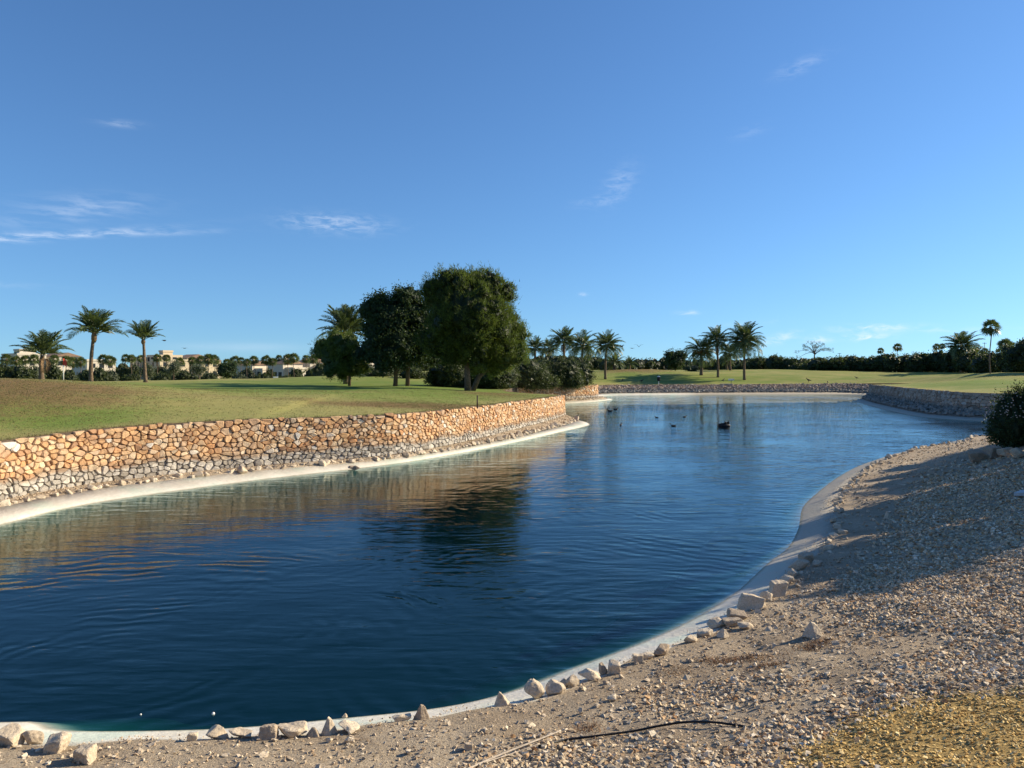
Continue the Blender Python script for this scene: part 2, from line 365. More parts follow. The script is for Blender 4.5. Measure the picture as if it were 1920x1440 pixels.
def leafmat(name, stops, transl=.35, rough=.55):
    m, nt, b, out = newmat(name); t = attr(nt, 'tint'); p = pos(nt)
    c = ramp(nt, t, stops); c = mixc(nt, mth(nt, 'MULTIPLY', noise(nt, p, .9, 2), .35), c, stops[0][1])
    setc(nt, b, c); b.inputs['Roughness'].default_value = rough; b.inputs['Specular IOR Level'].default_value = .3
    tr = nd(nt, 'ShaderNodeBsdfTranslucent'); nt.links.new(mixc(nt, .5, c, (.16, .22, .03)), tr.inputs[0])
    mx = nd(nt, 'ShaderNodeMixShader', i0=transl); nt.links.new(b.outputs[0], mx.inputs[1]); nt.links.new(tr.outputs[0], mx.inputs[2]); nt.links.new(mx.outputs[0], out.inputs[0])
    M[name] = m; return m
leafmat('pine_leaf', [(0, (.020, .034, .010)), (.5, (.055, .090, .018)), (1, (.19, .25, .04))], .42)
leafmat('ficus_leaf', [(0, (.014, .030, .012)), (.5, (.025, .055, .016)), (1, (.05, .09, .03))], .2, .65)
leafmat('lime_leaf', [(0, (.045, .075, .015)), (.5, (.12, .17, .03)), (1, (.23, .28, .05))])
leafmat('bush_leaf', [(0, (.028, .040, .014)), (.5, (.062, .085, .028)), (1, (.12, .145, .055))], .25)
leafmat('hedge_leaf', [(0, (.024, .036, .012)), (.5, (.06, .082, .024)), (1, (.12, .145, .045))], .25)
leafmat('olive_leaf', [(0, (.05, .065, .035)), (.5, (.085, .105, .06)), (1, (.13, .15, .09))], .2)
leafmat('palm_leaf', [(0, (.040, .065, .024)), (.5, (.095, .135, .048)), (1, (.20, .24, .11))], .25, .4)
leafmat('fan_leaf', [(0, (.04, .06, .02)), (.5, (.09, .12, .04)), (1, (.18, .20, .08))], .25, .4)
leafmat('grass_blade', [(0, (.17, .11, .055)), (.35, (.28, .21, .10)), (.7, (.19, .20, .07)), (1, (.13, .19, .05))], .3, .7)

# lawn
m, nt, b, out = newmat('lawn'); p = pos(nt); dry = attr(nt, 'dry'); br = attr(nt, 'brown')
n1 = noise(nt, mapping(nt, p, (1, 1.6, 1)), .22, 5, .6); n2 = noise(nt, p, 2.2, 5, .7); n3 = noise(nt, p, 16, 4, .75); n4 = noise(nt, mapping(nt, p, (2.2, 1, 1), (0, 0, .5)), 5, 4, .7)
gc = mixc(nt, n2, (.105, .165, .030), (.19, .25, .055))
dd = mth(nt, 'ADD', dry, mth(nt, 'MULTIPLY', mth(nt, 'SUBTRACT', n1, .5), 1.5)); dd = mth(nt, 'ADD', dd, mth(nt, 'MULTIPLY', mth(nt, 'SUBTRACT', n4, .5), 1.1), clamp=True)
c = mixc(nt, sstep(nt, dd, .15, .95), gc, mixc(nt, n3, (.24, .225, .075), (.35, .32, .12)))
bb = mth(nt, 'ADD', br, mth(nt, 'MULTIPLY', mth(nt, 'SUBTRACT', n4, .5), 1.1)); bb = mth(nt, 'ADD', bb, mth(nt, 'MULTIPLY', mth(nt, 'SUBTRACT', n1, .5), .9))
c = mixc(nt, mth(nt, 'MULTIPLY', sstep(nt, bb, .3, .85), .85), c, mixc(nt, n3, (.135, .080, .036), (.27, .175, .085)))
c = mixc(nt, mth(nt, 'MULTIPLY', mth(nt, 'MULTIPLY', sstep(nt, n3, .5, .3), .5), mth(nt, 'ADD', br, .25)), c, (.04, .028, .014))
setc(nt, b, c); b.inputs['Roughness'].default_value = .9; b.inputs['Specular IOR Level'].default_value = .1
h = mth(nt, 'MULTIPLY', mth(nt, 'ADD', noise(nt, p, 11, 4, .75), mth(nt, 'MULTIPLY', n2, 1.2)), mth(nt, 'ADD', mth(nt, 'MULTIPLY', br, .9), .25))
bump(nt, b, h, .09); M['lawn'] = m
# dirt of the near bank
m, nt, b, out = newmat('bank_dirt'); p = pos(nt); oc = attr(nt, 'ochre')
n1 = noise(nt, p, .9, 5, .6); n2 = noise(nt, p, 7, 6, .7); n3 = noise(nt, p, 38, 6, .75)
c = mixc(nt, sstep(nt, n1, .35, .7), (.44, .35, .25), (.60, .50, .37))
c = mixc(nt, mth(nt, 'MULTIPLY', sstep(nt, n2, .56, .72), .55), c, (.25, .16, .09))
c = mixc(nt, mth(nt, 'MULTIPLY', sstep(nt, n3, .52, .36), .55), c, (.27, .19, .12))
c = mixc(nt, mth(nt, 'MULTIPLY', sstep(nt, n3, .55, .7), .4), c, (.56, .50, .41))
c = mixc(nt, oc, c, mixc(nt, n3, (.38, .25, .09), (.68, .49, .20)))
setc(nt, b, c); b.inputs['Roughness'].default_value = .95; b.inputs['Specular IOR Level'].default_value = .1
h = mth(nt, 'ADD', mth(nt, 'MULTIPLY', n2, 1.6), mth(nt, 'MULTIPLY', n3, .7)); bump(nt, b, h, .085); M['bank_dirt'] = m
# liner
def liner(name, A, B, mint, wet, z1=-.34):
    m, nt, b, out = newmat(name); p = pos(nt); n1 = noise(nt, p, 1.3, 5, .6); n2 = noise(nt, p, 9, 5, .7); n3 = noise(nt, mapping(nt, p, (1, 1, 1), loc=(5, 3, 0)), .7, 4, .6)
    c = mixc(nt, sstep(nt, n1, .3, .7), A, B); c = mixc(nt, mth(nt, 'MULTIPLY', sstep(nt, n3, .45, .65), .65), c, mint)
    px_ = nd(nt, 'ShaderNodeSeparateXYZ'); nt.links.new(p, px_.inputs[0]); xx = mth(nt, 'ADD', mth(nt, 'MULTIPLY', px_.outputs[1], -.22), px_.outputs[0]); xx = mth(nt, 'ADD', xx, mth(nt, 'MULTIPLY', n1, 2))
    c = mixc(nt, mth(nt, 'MULTIPLY', sstep(nt, xx, .6, 4.5), .85), c, mixc(nt, n2, (.27, .235, .175), (.42, .375, .30)))
    c = mixc(nt, mth(nt, 'MULTIPLY', sstep(nt, n2, .62, .75), .5), c, (.22, .19, .14))
    z = nd(nt, 'ShaderNodeSeparateXYZ'); nt.links.new(p, z.inputs[0]); zz = mth(nt, 'ADD', z.outputs[2], mth(nt, 'MULTIPLY', mth(nt, 'SUBTRACT', n2, .5), .03))
    c = mixc(nt, mth(nt, 'MULTIPLY', sstep(nt, zz, .03, .0), .7), c, wet)
    c = mixc(nt, mth(nt, 'MULTIPLY', sstep(nt, zz, .17, .27), .45), c, (.42, .36, .28))
    c = mixc(nt, sstep(nt, zz, .02, z1), c, (.012, .055, .040))
    setc(nt, b, c); b.inputs['Roughness'].default_value = .75; bump(nt, b, mth(nt, 'ADD', n2, n1), .02); M[name] = m
liner('liner', (.60, .56, .47), (.70, .67, .58), (.50, .62, .52), (.20, .19, .12))
liner('liner_far', (.60, .56, .47), (.70, .67, .58), (.50, .60, .50), (.20, .19, .12), -.05)
m, nt, b, out = newmat('bed'); setc(nt, b, (.002, .045, .052)); b.inputs['Roughness'].default_value = 1; M['bed'] = m
# water: fresnel mirror over clear absorbing water
m, nt, b, out = newmat('lake_water'); nt.nodes.remove(b); p = pos(nt)
fr = nd(nt, 'ShaderNodeFresnel', IOR=1.333); gl = nd(nt, 'ShaderNodeBsdfGlossy', Roughness=.012); tr = nd(nt, 'ShaderNodeBsdfTransparent')
mx = nd(nt, 'ShaderNodeMixShader'); ff = mth(nt, 'MULTIPLY', mth(nt, 'MULTIPLY', mth(nt, 'POWER', fr.outputs[0], 1.30), 1.30, clamp=True), mth(nt, 'SUBTRACT', 1, nd(nt, 'ShaderNodeNewGeometry').outputs['Backfacing'])); nt.links.new(ff, mx.inputs[0]); gl.inputs['Color'].default_value = (.84, .97, 1, 1); nt.links.new(tr.outputs[0], mx.inputs[1]); nt.links.new(gl.outputs[0], mx.inputs[2]); nt.links.new(mx.outputs[0], out.inputs[0])
ab = nd(nt, 'ShaderNodeVolumeAbsorption', Color=(.02, .70, .74, 1), Density=1.0); nt.links.new(ab.outputs[0], out.inputs['Volume'])
def rings(cx, cy, wl, r0, r1, amp, ang=None):
    v = nd(nt, 'ShaderNodeVectorMath', _operation='SUBTRACT'); nt.links.new(p, v.inputs[0]); v.inputs[1].default_value = (cx, cy, 0)
    wbl = mth(nt, 'MULTIPLY', mth(nt, 'SUBTRACT', noise(nt, p, .35, 3), .5), 2.0)
    ln = nd(nt, 'ShaderNodeVectorMath', _operation='LENGTH'); nt.links.new(v.outputs[0], ln.inputs[0]); r = mth(nt, 'ADD', ln.outputs['Value'], wbl)
    s = mth(nt, 'SINE', mth(nt, 'MULTIPLY', r, 6.283 / wl))
    e = mth(nt, 'EXPONENT', mth(nt, 'MULTIPLY', mth(nt, 'POWER', mth(nt, 'ABSOLUTE', mth(nt, 'DIVIDE', mth(nt, 'SUBTRACT', r, (r0 + r1) / 2), (r1 - r0) / 2)), 2), -1))
    patch = sstep(nt, noise(nt, mapping(nt, p, loc=(cx, cy, 0)), .45, 3), .42, .62)
    return mth(nt, 'MULTIPLY', mth(nt, 'MULTIPLY', mth(nt, 'MULTIPLY', s, e), patch), amp)
calm = sstep(nt, noise(nt, p, .12, 3, .6), .35, .65)
a1 = noise(nt, mapping(nt, p, (.5, 1.5, 1), (0, 0, R(-8))), 2.0, 1, .5, .4)
a2 = noise(nt, mapping(nt, p, (.5, 1.7, 1), (0, 0, R(12))), 4.2, 3, .55, .4)
a3 = noise(nt, mapping(nt, p, (.5, 1.2, 1), (0, 0, R(-14)), (4, 1, 0)), .55, 3, .5, .3)
a4 = noise(nt, mapping(nt, p, (.6, 1.4, 1), (0, 0, R(6)), (2, 7, 0)), 1.15, 1.5, .5, .5)
h = mth(nt, 'ADD', mth(nt, 'MULTIPLY', a1, .020), mth(nt, 'MULTIPLY', a4, .022)); h = mth(nt, 'ADD', h, mth(nt, 'MULTIPLY', a2, .010)); h = mth(nt, 'ADD', h, mth(nt, 'MULTIPLY', a3, .018))
sxp = nd(nt, 'ShaderNodeSeparateXYZ'); nt.links.new(p, sxp.inputs[0]); side = mth(nt, 'ADD', mth(nt, 'MULTIPLY', sstep(nt, mth(nt, 'ADD', sxp.outputs[0], mth(nt, 'MULTIPLY', noise(nt, p, .15, 2), 6)), 1, 8), .55), .60)
h = mth(nt, 'MULTIPLY', mth(nt, 'MULTIPLY', h, side), mth(nt, 'ADD', mth(nt, 'MULTIPLY', calm, .8), .45))
for a in ((-6.5, 9.0, .42, 5.0, 8.0, .0045), (-5.6, 10.6, .30, .5, 3.6, .0022), (2, 12, .36, 1, 7, .0022), (9, 24, .5, 2, 12, .003)):
    h = mth(nt, 'ADD', h, rings(*a))
bn = nd(nt, 'ShaderNodeBump', Strength=1, Distance=1.0); nt.links.new(h, bn.inputs['Height'])
nt.links.new(bn.outputs[0], gl.inputs['Normal']); nt.links.new(bn.outputs[0], fr.inputs['Normal']); M['lake_water'] = m

# ------------------------------------------------------------------ setting: water, bed, liner, land
wb = MB().box((-60, -40, -2.4), (110, 135, 0)); water = tag(wb.build('water', M['lake_water']), kind='structure')
bd = MB().box((-59, -39, -2.6), (109, 134, -1.15)); tag(bd.build('pond_bed', M['bed']), kind='structure')
def loft(name, rows, mt, smooth=True, attrs=None, parent=None):
    """rows: list of (n,3) arrays joined side by side"""
    n = len(rows[0]); V = np.concatenate(rows); i = np.arange(n - 1); Fs = []
    for r in range(len(rows) - 1):
        Fs.append(np.stack([r * n + i, r * n + i + 1, (r + 1) * n + i + 1, (r + 1) * n + i], 1))
    return mesh_np(name, V, [np.concatenate(Fs)], mt, smooth, attrs, parent)
def xyz(xy, z): return np.column_stack([xy, np.broadcast_to(z, (len(xy),))])
# inward normals of the far waterline (towards the water)
fw = FAR[:, 0:2]; inw = fw - FE; inw /= np.linalg.norm(inw, axis=1)[:, None]
for _ in range(6): inw[1:-1] = (inw[:-2] + 2 * inw[1:-1] + inw[2:]) / 4
und = np.linalg.norm(fw, axis=1); uw = 3.2
lt = FAR[:, 2:4]; wv = .025 * wob(lt[:, 0], lt[:, 1], 2.0, 6)
lip = lt + (FE - fw) / np.linalg.norm(FE - fw, axis=1)[:, None] * (wv[:, None] * 2)
o = loft('concrete_edge', [xyz(fw + inw * 2.4, -1.3), xyz(fw + inw * .8, -.62), xyz(fw, 0), xyz(lip, FAR[:, 4]), xyz(lip - inw * .06, FAR[:, 4] - .12)], M['liner_far']); tag(o, kind='structure')
o2 = loft('concrete_edge', [xyz(NW - NN * 3.0, -1.3), xyz(NW - NN * 1.0, -.5), xyz(NW, 0), xyz(NW + NN * .5, .15), xyz(NE + NN * .03, NEZ + .005), xyz(NE + NN * .12, NEZ - .12)], M['liner']); tag(o2, kind='structure')
# shelf of soil between the liner and the wall foot
fo = FE - FAR[:, 0:2]; fo /= np.linalg.norm(fo, axis=1)[:, None]
sh = [xyz(lip - fo * .1, FAR[:, 4] - .06)] + [xyz(lip + (FE - lip) * t, FAR[:, 4] + (FAR[:, 7] - FAR[:, 4]) * t + .03 + .03 * wob(FE[:, 0] * (1 + t), FE[:, 1], 1.1, int(t * 10))) for t in (.06, .35, .7, 1.0)] + [xyz(FE + fo * .25, FAR[:, 7] + .02)]
simple('far_soil', (.19, .145, .105), .95, .35, 3, .05, 6)
jf = int(np.argmin(np.hypot(FE[:, 0] - 9.2, FE[:, 1] - 97)))
tag(loft('shore_shelf', [r_[:jf + 1] for r_ in sh], M['bank_dirt']), kind='structure'); tag(loft('far_bank', [r_[jf:] for r_ in sh], M['far_soil']), kind='structure')

tag(loft('bank_face', [xyz(FE - fo * -.0, FAR[:, 7] - .2), xyz(FE, FAR[:, 8] + .03)], M['wall_core'], False), kind='structure')
def cdt(poly, pts, eps=1e-5):
    v = [Vector(p) for p in poly] + [Vector(p) for p in pts]; n = len(poly)
    r = geometry.delaunay_2d_cdt(v, [(i, (i + 1) % n) for i in range(n)], [], 1, eps)
    return np.array([tuple(a) for a in r[0]]), np.array([f for f in r[2] if len(f) == 3], dtype=np.int32)
def polar(r0, r1, dth, growth, t0, t1, seed):
    g_ = np.random.default_rng(seed); out = []; r = r0; k = 0
    while r < r1:
        th = np.arange(t0, t1, dth) + (dth / 2 if k % 2 else 0) + g_.normal(0, dth * .12, len(np.arange(t0, t1, dth)))
        rr = r * (1 + g_.normal(0, growth * .15, len(th))); out.append(np.column_stack([rr * np.sin(th), rr * np.cos(th)])); r *= 1 + growth; k += 1
    return np.vstack(out)
BIG = 4000
s, e = FE[0], FE[-1]
polyN = np.vstack([NE, [NE[-1] + (4, -1)], [(BIG, 40)], [(BIG, -BIG)], [(-BIG, -BIG)], [(-BIG, -30)], [NE[0] + (-2, -2)]])
polyF = np.vstack([FE, [NE[-1] + (4, -1)], [(BIG, 40)], [(BIG, BIG)], [(-BIG, BIG)], [(-BIG, -30)], [NE[0] + (-2, -2)]])
q = np.vstack([polar(4.0, 15, .009, .011, -.72, .72, 1), polar(15, 60, .012, .014, .1, .75, 2), polar(1.2, 60, .08, .08, .75, 5.56, 3), polar(60, 3500, .1, .15, .6, 5.6, 4)])
d = dist_poly(q[:, 0], q[:, 1], NE); rr = np.hypot(*q.T); k = inpoly(q[:, 0], q[:, 1], polyN) & (d > .04 + rr * .004)
V2, T = cdt(polyN, q[k]); dN = dist_poly(V2[:, 0], V2[:, 1], NE)
z = near_h(V2[:, 0], V2[:, 1], dN)
OCH = [tuple(G(*a)[:2]) for a in ((1470, 1439), (1500, 1405), (1570, 1370), (1640, 1330), (1720, 1310), (1800, 1300), (1919, 1290))] + [(10.5, 7.2), (13, 5), (9, 0), (0, -1)]
och = np.clip(.5 + (np.where(inpoly(V2[:, 0], V2[:, 1], OCH), 1, -1) * dist_poly(V2[:, 0], V2[:, 1], np.array(OCH + OCH[:1]))) / .3, 0, 1)
tag(mesh_np('near_bank', np.column_stack([V2, z]), [T], M['bank_dirt'], True, {'ochre': och}), kind='structure')
q = np.vstack([polar(17, 190, .0085, .011, -.72, .70, 5), polar(190, 3500, .06, .12, -.8, .8, 6), polar(8, 3500, .09, .12, .8, 5.5, 7)])
d = dist_poly(q[:, 0], q[:, 1], FE); rr = np.hypot(*q.T); k = inpoly(q[:, 0], q[:, 1], polyF) & (d > .05 + rr * .004)
V2, T = cdt(polyF, q[k]); dz = dist_poly(V2[:, 0], V2[:, 1], FE, FZ)
X, Y = V2.T; z = far_h(X, Y, dz)
D = np.hypot(X, Y); u = X / np.maximum(Y, .1)
brown = 1.05 * gau(X, Y, -21.5, 31, 6.5, 8.5) + .9 * gau(X, Y, -4.0, 39.5, 4.0, 3.2) + .75 * gau(X, Y, -1.2, 55, 4, 7) + .5 * gau(X, Y, -10, 38, 5, 2) + .9 * gau(X, Y, 22, 137, 9, 5) + .5 * gau(X, Y, 60, 100, 9, 3) + .4 * gau(X, Y, -40, 128, 14, 5) + .35 * gau(X, Y, -62, 86, 14, 5) + .8 * np.exp(-dz[0] / .35)
dry = .70 - .75 * gau(X, Y, -14, 66, 26, 20) - .55 * gau(X, Y, -16, 27, 3, 3) + .35 * gau(X, Y, -8, 36, 12, 4) - .0 * X
dry = np.where(X > 5, .6 - .25 * gau(X, Y, 30, 126, 30, 6) - .45 * gau(X, Y, 52, 82, 12, 10), dry) + .5 * np.exp(-dz[0] / 1.2)
tag(mesh_np('golf_lawn', np.column_stack([V2, z]), [T], M['lawn'], True, {'brown': np.clip(brown, 0, 1), 'dry': np.clip(dry, 0, 1)}), kind='structure')
# ------------------------------------------------------------------ dry stone walls
import bmesh
def clip_poly(poly, a, n):
    out = []
    for i in range(len(poly)):
        p, q = poly[i], poly[(i + 1) % len(poly)]
        dp = (p[0] - a[0]) * n[0] + (p[1] - a[1]) * n[1]; dq = (q[0] - a[0]) * n[0] + (q[1] - a[1]) * n[1]
        if dp <= 0: out.append(p)
        if (dp < 0 < dq) or (dq < 0 < dp):
            t = dp / (dp - dq); out.append((p[0] + (q[0] - p[0]) * t, p[1] + (q[1] - p[1]) * t))
    return out
def rubble_cells(L, Hh, su, sv, seed):
    g_ = np.random.default_rng(seed); pts = []; wts = []
    rows = max(3, int(round(Hh / sv))); sv = Hh / rows
    for r in range(rows):
        u = g_.uniform(0, su)
        while u < L:
            pts.append((u, (r + .5) * sv + g_.uniform(-.34, .34) * sv)); u += su * g_.choice([.5, .75, 1.0, 1.35, 1.7], p=[.18, .25, .27, .2, .10]) * g_.uniform(.9, 1.1)
    pts = np.array(pts); keep = g_.random(len(pts)) > .10; pts = pts[keep]; ex_ = int(len(pts) * .14); pts = np.vstack([pts, np.column_stack([g_.uniform(0, L, ex_), g_.uniform(.05, Hh - .05, ex_)])])
    k = 1.5; S = pts * (1, k)                         # anisotropic metric: stones lie flat
    order = np.argsort(S[:, 0]); S = S[order]; pts = pts[order]; rad = g_.normal(0, .02, len(S)) * su; out = []
    for i, (u, v) in enumerate(S):
        lo = np.searchsorted(S[:, 0], u - su * 3); hi = np.searchsorted(S[:, 0], u + su * 3)
        poly = [(u - su * 1.5, 0), (u + su * 1.5, 0), (u + su * 1.5, Hh * k), (u - su * 1.5, Hh * k)]
        nb = [j for j in range(lo, hi) if j != i]; nb.sort(key=lambda j: (S[j][0] - u) ** 2 + (S[j][1] - v) ** 2)
        for j in nb[:22]:
            dx, dy = S[j][0] - u, S[j][1] - v; dl = math.hypot(dx, dy)
            if dl < 1e-6: continue
            sft = .5 + (rad[i] - rad[j]) / dl
            poly = clip_poly(poly, (u + dx * sft, v + dy * sft), (dx / dl, dy / dl))
            if len(poly) < 3: break
        if len(poly) >= 3: out.append([(p, q / k) for p, q in poly])
    return out
def stone_geo(poly, g_, gap=.007, proud=.06):
    """2D polygon -> rings (in u, v, depth)"""
    P_ = np.array(poly); c = P_.mean(0); P_ = c + (P_ - c) * 1.0
    # drop tiny edges
    Q = [P_[0]]
    for p in P_[1:]:
        if np.linalg.norm(p - Q[-1]) > .028: Q.append(p)
    if len(Q) > 3 and np.linalg.norm(Q[0] - Q[-1]) < .028: Q.pop()
    if len(Q) < 3: return None
    Q = np.array(Q); n = len(Q); out = []
    for i in range(n):                                 # chamfer corners
        a, b, c2 = Q[i - 1], Q[i], Q[(i + 1) % n]; f = g_.uniform(.14, .30)
        out.append(b + (a - b) * f * .8); out.append(b + (c2 - b) * f * .8)
    Q = np.array(out); c = Q.mean(0); d = Q - c; l = np.linalg.norm(d, axis=1)[:, None]
    Q = c + d * np.clip((l - gap) / l, .3, 1); Q += g_.normal(0, .004, Q.shape); d = Q - c
    pr = proud * g_.uniform(.6, 1.5); m = len(Q); tilt = g_.normal(0, .09, 2)
    def ring(s, dep, j=0): q = c + d * s; return np.column_stack([q, dep + (q - c) @ tilt + (g_.normal(0, j, m) if j else 0)])
    V = np.vstack([ring(1.0, 0), ring(.99, pr * .45, .006), ring(.80, pr, .008)]); V[:m, 2] = -.06
    i = np.arange(m); j = (i + 1) % m; F = np.concatenate([np.stack([r * m + i, r * m + j, (r + 1) * m + j, (r + 1) * m + i], 1) for r in (0, 1)])
    return V, F, np.arange(2 * m, 3 * m)[None]
def stone_wall(rows, mt, su, sv, seed, label, nparts, batter=.06, closed_from=None):
    E_ = rows[:, 5:7]; zf = rows[:, 7]; zt = rows[:, 8]; seg = np.linalg.norm(np.diff(E_, axis=0), axis=1); S = np.concatenate([[0], np.cumsum(seg)])
    wn = rows[:, 0:2] - E_; t = np.gradient(E_, axis=0); t /= np.linalg.norm(t, axis=1)[:, None]; nr = np.stack([t[:, 1], -t[:, 0]], 1)
    nr *= np.sign((nr * wn).sum(1))[:, None]
    for _ in range(4): nr[1:-1] = (nr[:-2] + nr[1:-1] * 2 + nr[2:]) / 4
    mid = E_[len(E_) // 2]; root = empty('stone_wall', (mid[0], mid[1], zf[len(E_) // 2])); tag(root, label, 'wall')
    o3 = np.array([mid[0], mid[1], zf[len(E_) // 2]]); Hm = float((zt - zf).max())
    bt = np.clip((zt - zf) / 1.7, 0, 1)[:, None] * batter
    lo = xyz(E_ + nr * (.03 + bt), zf - .3); hi = xyz(E_ + nr * .03, zt - .035); bk = xyz(E_ - nr * .22, zt - .04)
    loft('wall_core', [lo - o3, hi - o3, bk - o3], M['wall_core'], False, None, root)
    g_ = np.random.default_rng(seed); stones = []
    for poly in rubble_cells(S[-1], Hm, su, sv, seed):
        r = stone_geo(poly, g_)
        if r is None: continue
        V, F, cap = r; u = V[:, 0]; v = V[:, 1] / Hm
        if u.min() < 0 or u.max() > S[-1]: continue
        ex = np.interp(u, S, E_[:, 0]); ey = np.interp(u, S, E_[:, 1]); nx = np.interp(u, S, nr[:, 0]); ny = np.interp(u, S, nr[:, 1])
        z0 = np.interp(u, S, zf); z1 = np.interp(u, S, zt) + .02
        top = v.max() > .97
        if top: v = np.where(v > .9, v + g_.normal(0.005, .018), v)
        hgt = z1 - z0; z = z0 + v * hgt; out = V[:, 2] + .035 + batter * (1 - v)
        W = np.column_stack([ex + nx * out, ey + ny * out, z]); D = np.hypot(ex.mean(), ey.mean())
        stones.append((D if ey.mean() > 0 and abs(ex.mean() / ey.mean()) < .72 else 900 + D, W, F, cap, g_.random()))
    stones.sort(key=lambda s: s[0])
    for s in stones[:nparts]:
        c = s[1].mean(0); o = mesh_np('stone', s[1] - c, [s[2], s[3]], mt, False, {'tint': np.full(len(s[1]), s[4])}, root, c - o3)
    if stones[nparts:]:
        mb = MB()
        for s in stones[nparts:]: mb.add(s[1] - o3, [s[2], s[3]], s[4])
        tag(mb.build('stones_beyond', mt, root), kind='stuff')
    return root
def nearest(rows, x, y): return int(np.argmin(np.hypot(rows[:, 5] - x, rows[:, 6] - y)))
k1 = nearest(A1, -20, -6)
wall1_rows = np.vstack([A1[k1:], A2[1:nearest(A2, 1.0, 62.5) + 1]])
stone_wall(wall1_rows, M['wall_stone'], .27, .155, 11, 'long low dry stone wall of orange stones greying at the foot, below the golf green', 300)
stone_wall(np.vstack([A2[nearest(A2, .4, 80.5):], A3[1:nearest(A3, 9.2, 97) + 1]]), M['wall_stone'], .42, .27, 12, 'short pale orange stone wall end under the dark bushes, past the first wall', 0)
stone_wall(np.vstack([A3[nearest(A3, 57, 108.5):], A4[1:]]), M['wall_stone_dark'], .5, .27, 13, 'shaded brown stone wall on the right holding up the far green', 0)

# ------------------------------------------------------------------ rocks and gravel
def hull(pts):
    bm = bmesh.new()
    for p in pts: bm.verts.new(p)
    r = bmesh.ops.convex_hull(bm, input=bm.verts)
    bmesh.ops.delete(bm, geom=[v for v in r['geom_interior'] if isinstance(v, bmesh.types.BMVert)], context='VERTS')
    bmesh.ops.recalc_face_normals(bm, faces=bm.faces)
    bm.verts.ensure_lookup_table(); bm.verts.index_update()
    V = np.array([v.co[:] for v in bm.verts]); F = np.array([[v.index for v in f.verts] for f in bm.faces]); bm.free(); return V, F
def sph(n, g_, flat=1):
    v = g_.normal(size=(n, 3)); v /= np.linalg.norm(v, axis=1)[:, None]; return v
def rock_pts(g_, n, kind='lump'):
    if kind == 'pyramid':
        b = np.array([(math.cos(a) * g_.uniform(.8, 1.05), math.sin(a) * g_.uniform(.6, 1), g_.uniform(-.6, -.3)) for a in np.linspace(0, 5.4, 6) + g_.uniform(0, 1)])
        mid = np.array([(math.cos(a) * .62, math.sin(a) * .5, .25) for a in np.linspace(0, 5.2, 5)]) + g_.normal(0, .06, (5, 3))
        tp = np.array([(.06, .05, 1.0), (-.10, -.02, .94), (.02, -.14, .86)]); return np.vstack([b, mid, tp])
    if kind == 'box':
        c = np.array([(x, y, z) for x in (-.85, .85) for y in (-.8, .8) for z in (-.75, .75)]) + g_.normal(0, .16, (8, 3))
        return np.vstack([c, sph(n // 2, g_) * (1.05, 1.0, .95)])
    return sph(n, g_) * g_.uniform(.82, 1.08, (n, 1))
GVAR = [hull(sph(9, rng)) for _ in range(14)]
GVAR = [v for v in GVAR if len(v[0]) == 9 and len(v[1]) == 14]
def scatter_stones(name, pts, size, mt, seed, flat=(.45, .85), sink=.25, label=None, cat=None, parent=None, kind='stuff', tint=None, nz=None):
    """one joined mesh of many small stones, pts (n,3), size (n,)"""
    g_ = np.random.default_rng(seed); n = len(pts); VV = []; FF = []; TT = []; off = 0
    vi = g_.integers(0, len(GVAR), n); fl = g_.uniform(*flat, n); el = g_.uniform(.65, 1.15, n); a = g_.uniform(0, 6.28, n); b = g_.normal(0, .3, n); b2 = g_.normal(0, .3, n)
    tn = g_.random(n) if tint is None else tint
    for k in range(len(GVAR)):
        m = np.where(vi == k)[0]
        if not len(m): continue
        V, F = GVAR[k]; W = V[None] * np.stack([np.ones(len(m)), el[m], fl[m]], 1)[:, None, :]
        cb_, sb = np.cos(b[m])[:, None], np.sin(b[m])[:, None]; x, y, z = W[..., 0], W[..., 1], W[..., 2]
        x, z = x * cb_ + z * sb, -x * sb + z * cb_
        cb_, sb = np.cos(b2[m])[:, None], np.sin(b2[m])[:, None]; y, z = y * cb_ + z * sb, -y * sb + z * cb_
        ca, sa = np.cos(a[m])[:, None], np.sin(a[m])[:, None]; x, y = x * ca - y * sa, x * sa + y * ca
        W = np.stack([x, y, z + (fl[m] * (1 - 2 * sink))[:, None] * .8], -1) * size[m][:, None, None] + pts[m][:, None, :]
        VV.append(W.reshape(-1, 3)); FF.append((F[None] + (off + np.arange(len(m)) * 9)[:, None, None]).reshape(-1, 3)); TT.append(np.repeat(tn[m], 9)); off += 9 * len(m)
    o = mesh_np(name, np.concatenate(VV), [np.concatenate(FF)], mt, False, {'tint': np.concatenate(TT)}, parent)
    return tag(o, label, cat, None, kind)
def rnd_near(n, r0, r1, t0, t1, g_):
    r = np.sqrt(g_.uniform(r0 * r0, r1 * r1, n)); t = g_.uniform(t0, t1, n); return r * np.sin(t), r * np.cos(t)
def Gp(l): return np.array([G(*a)[:2] for a in l])
MAINP = Gp([(2300, 846), (1850, 846), (1760, 876), (1715, 905), (1690, 950), (1668, 985), (1650, 1020), (1625, 1060), (1585, 1092), (1545, 1108), (1560, 1140), (1610, 1172), (1690, 1186), (1760, 1183), (1790, 1200), (1735, 1232), (1660, 1262), (1600, 1310), (1520, 1342),
            (1430, 1362), (1400, 1392), (1290, 1402), (1180, 1396), (1080, 1402), (960, 1425), (840, 1450), (700, 1560)])
MAIN = np.vstack([MAINP, [(1.5, 3.6), (3.3, 4.6)], OCH[:7], [(10.5, 7.6), (16, 8), (30, 8), (34, 30)]])
PATCH = Gp([(1200, 1296), (1280, 1283), (1400, 1268), (1500, 1262), (1535, 1288), (1480, 1318), (1400, 1330), (1330, 1346), (1240, 1352), (1180, 1335)])
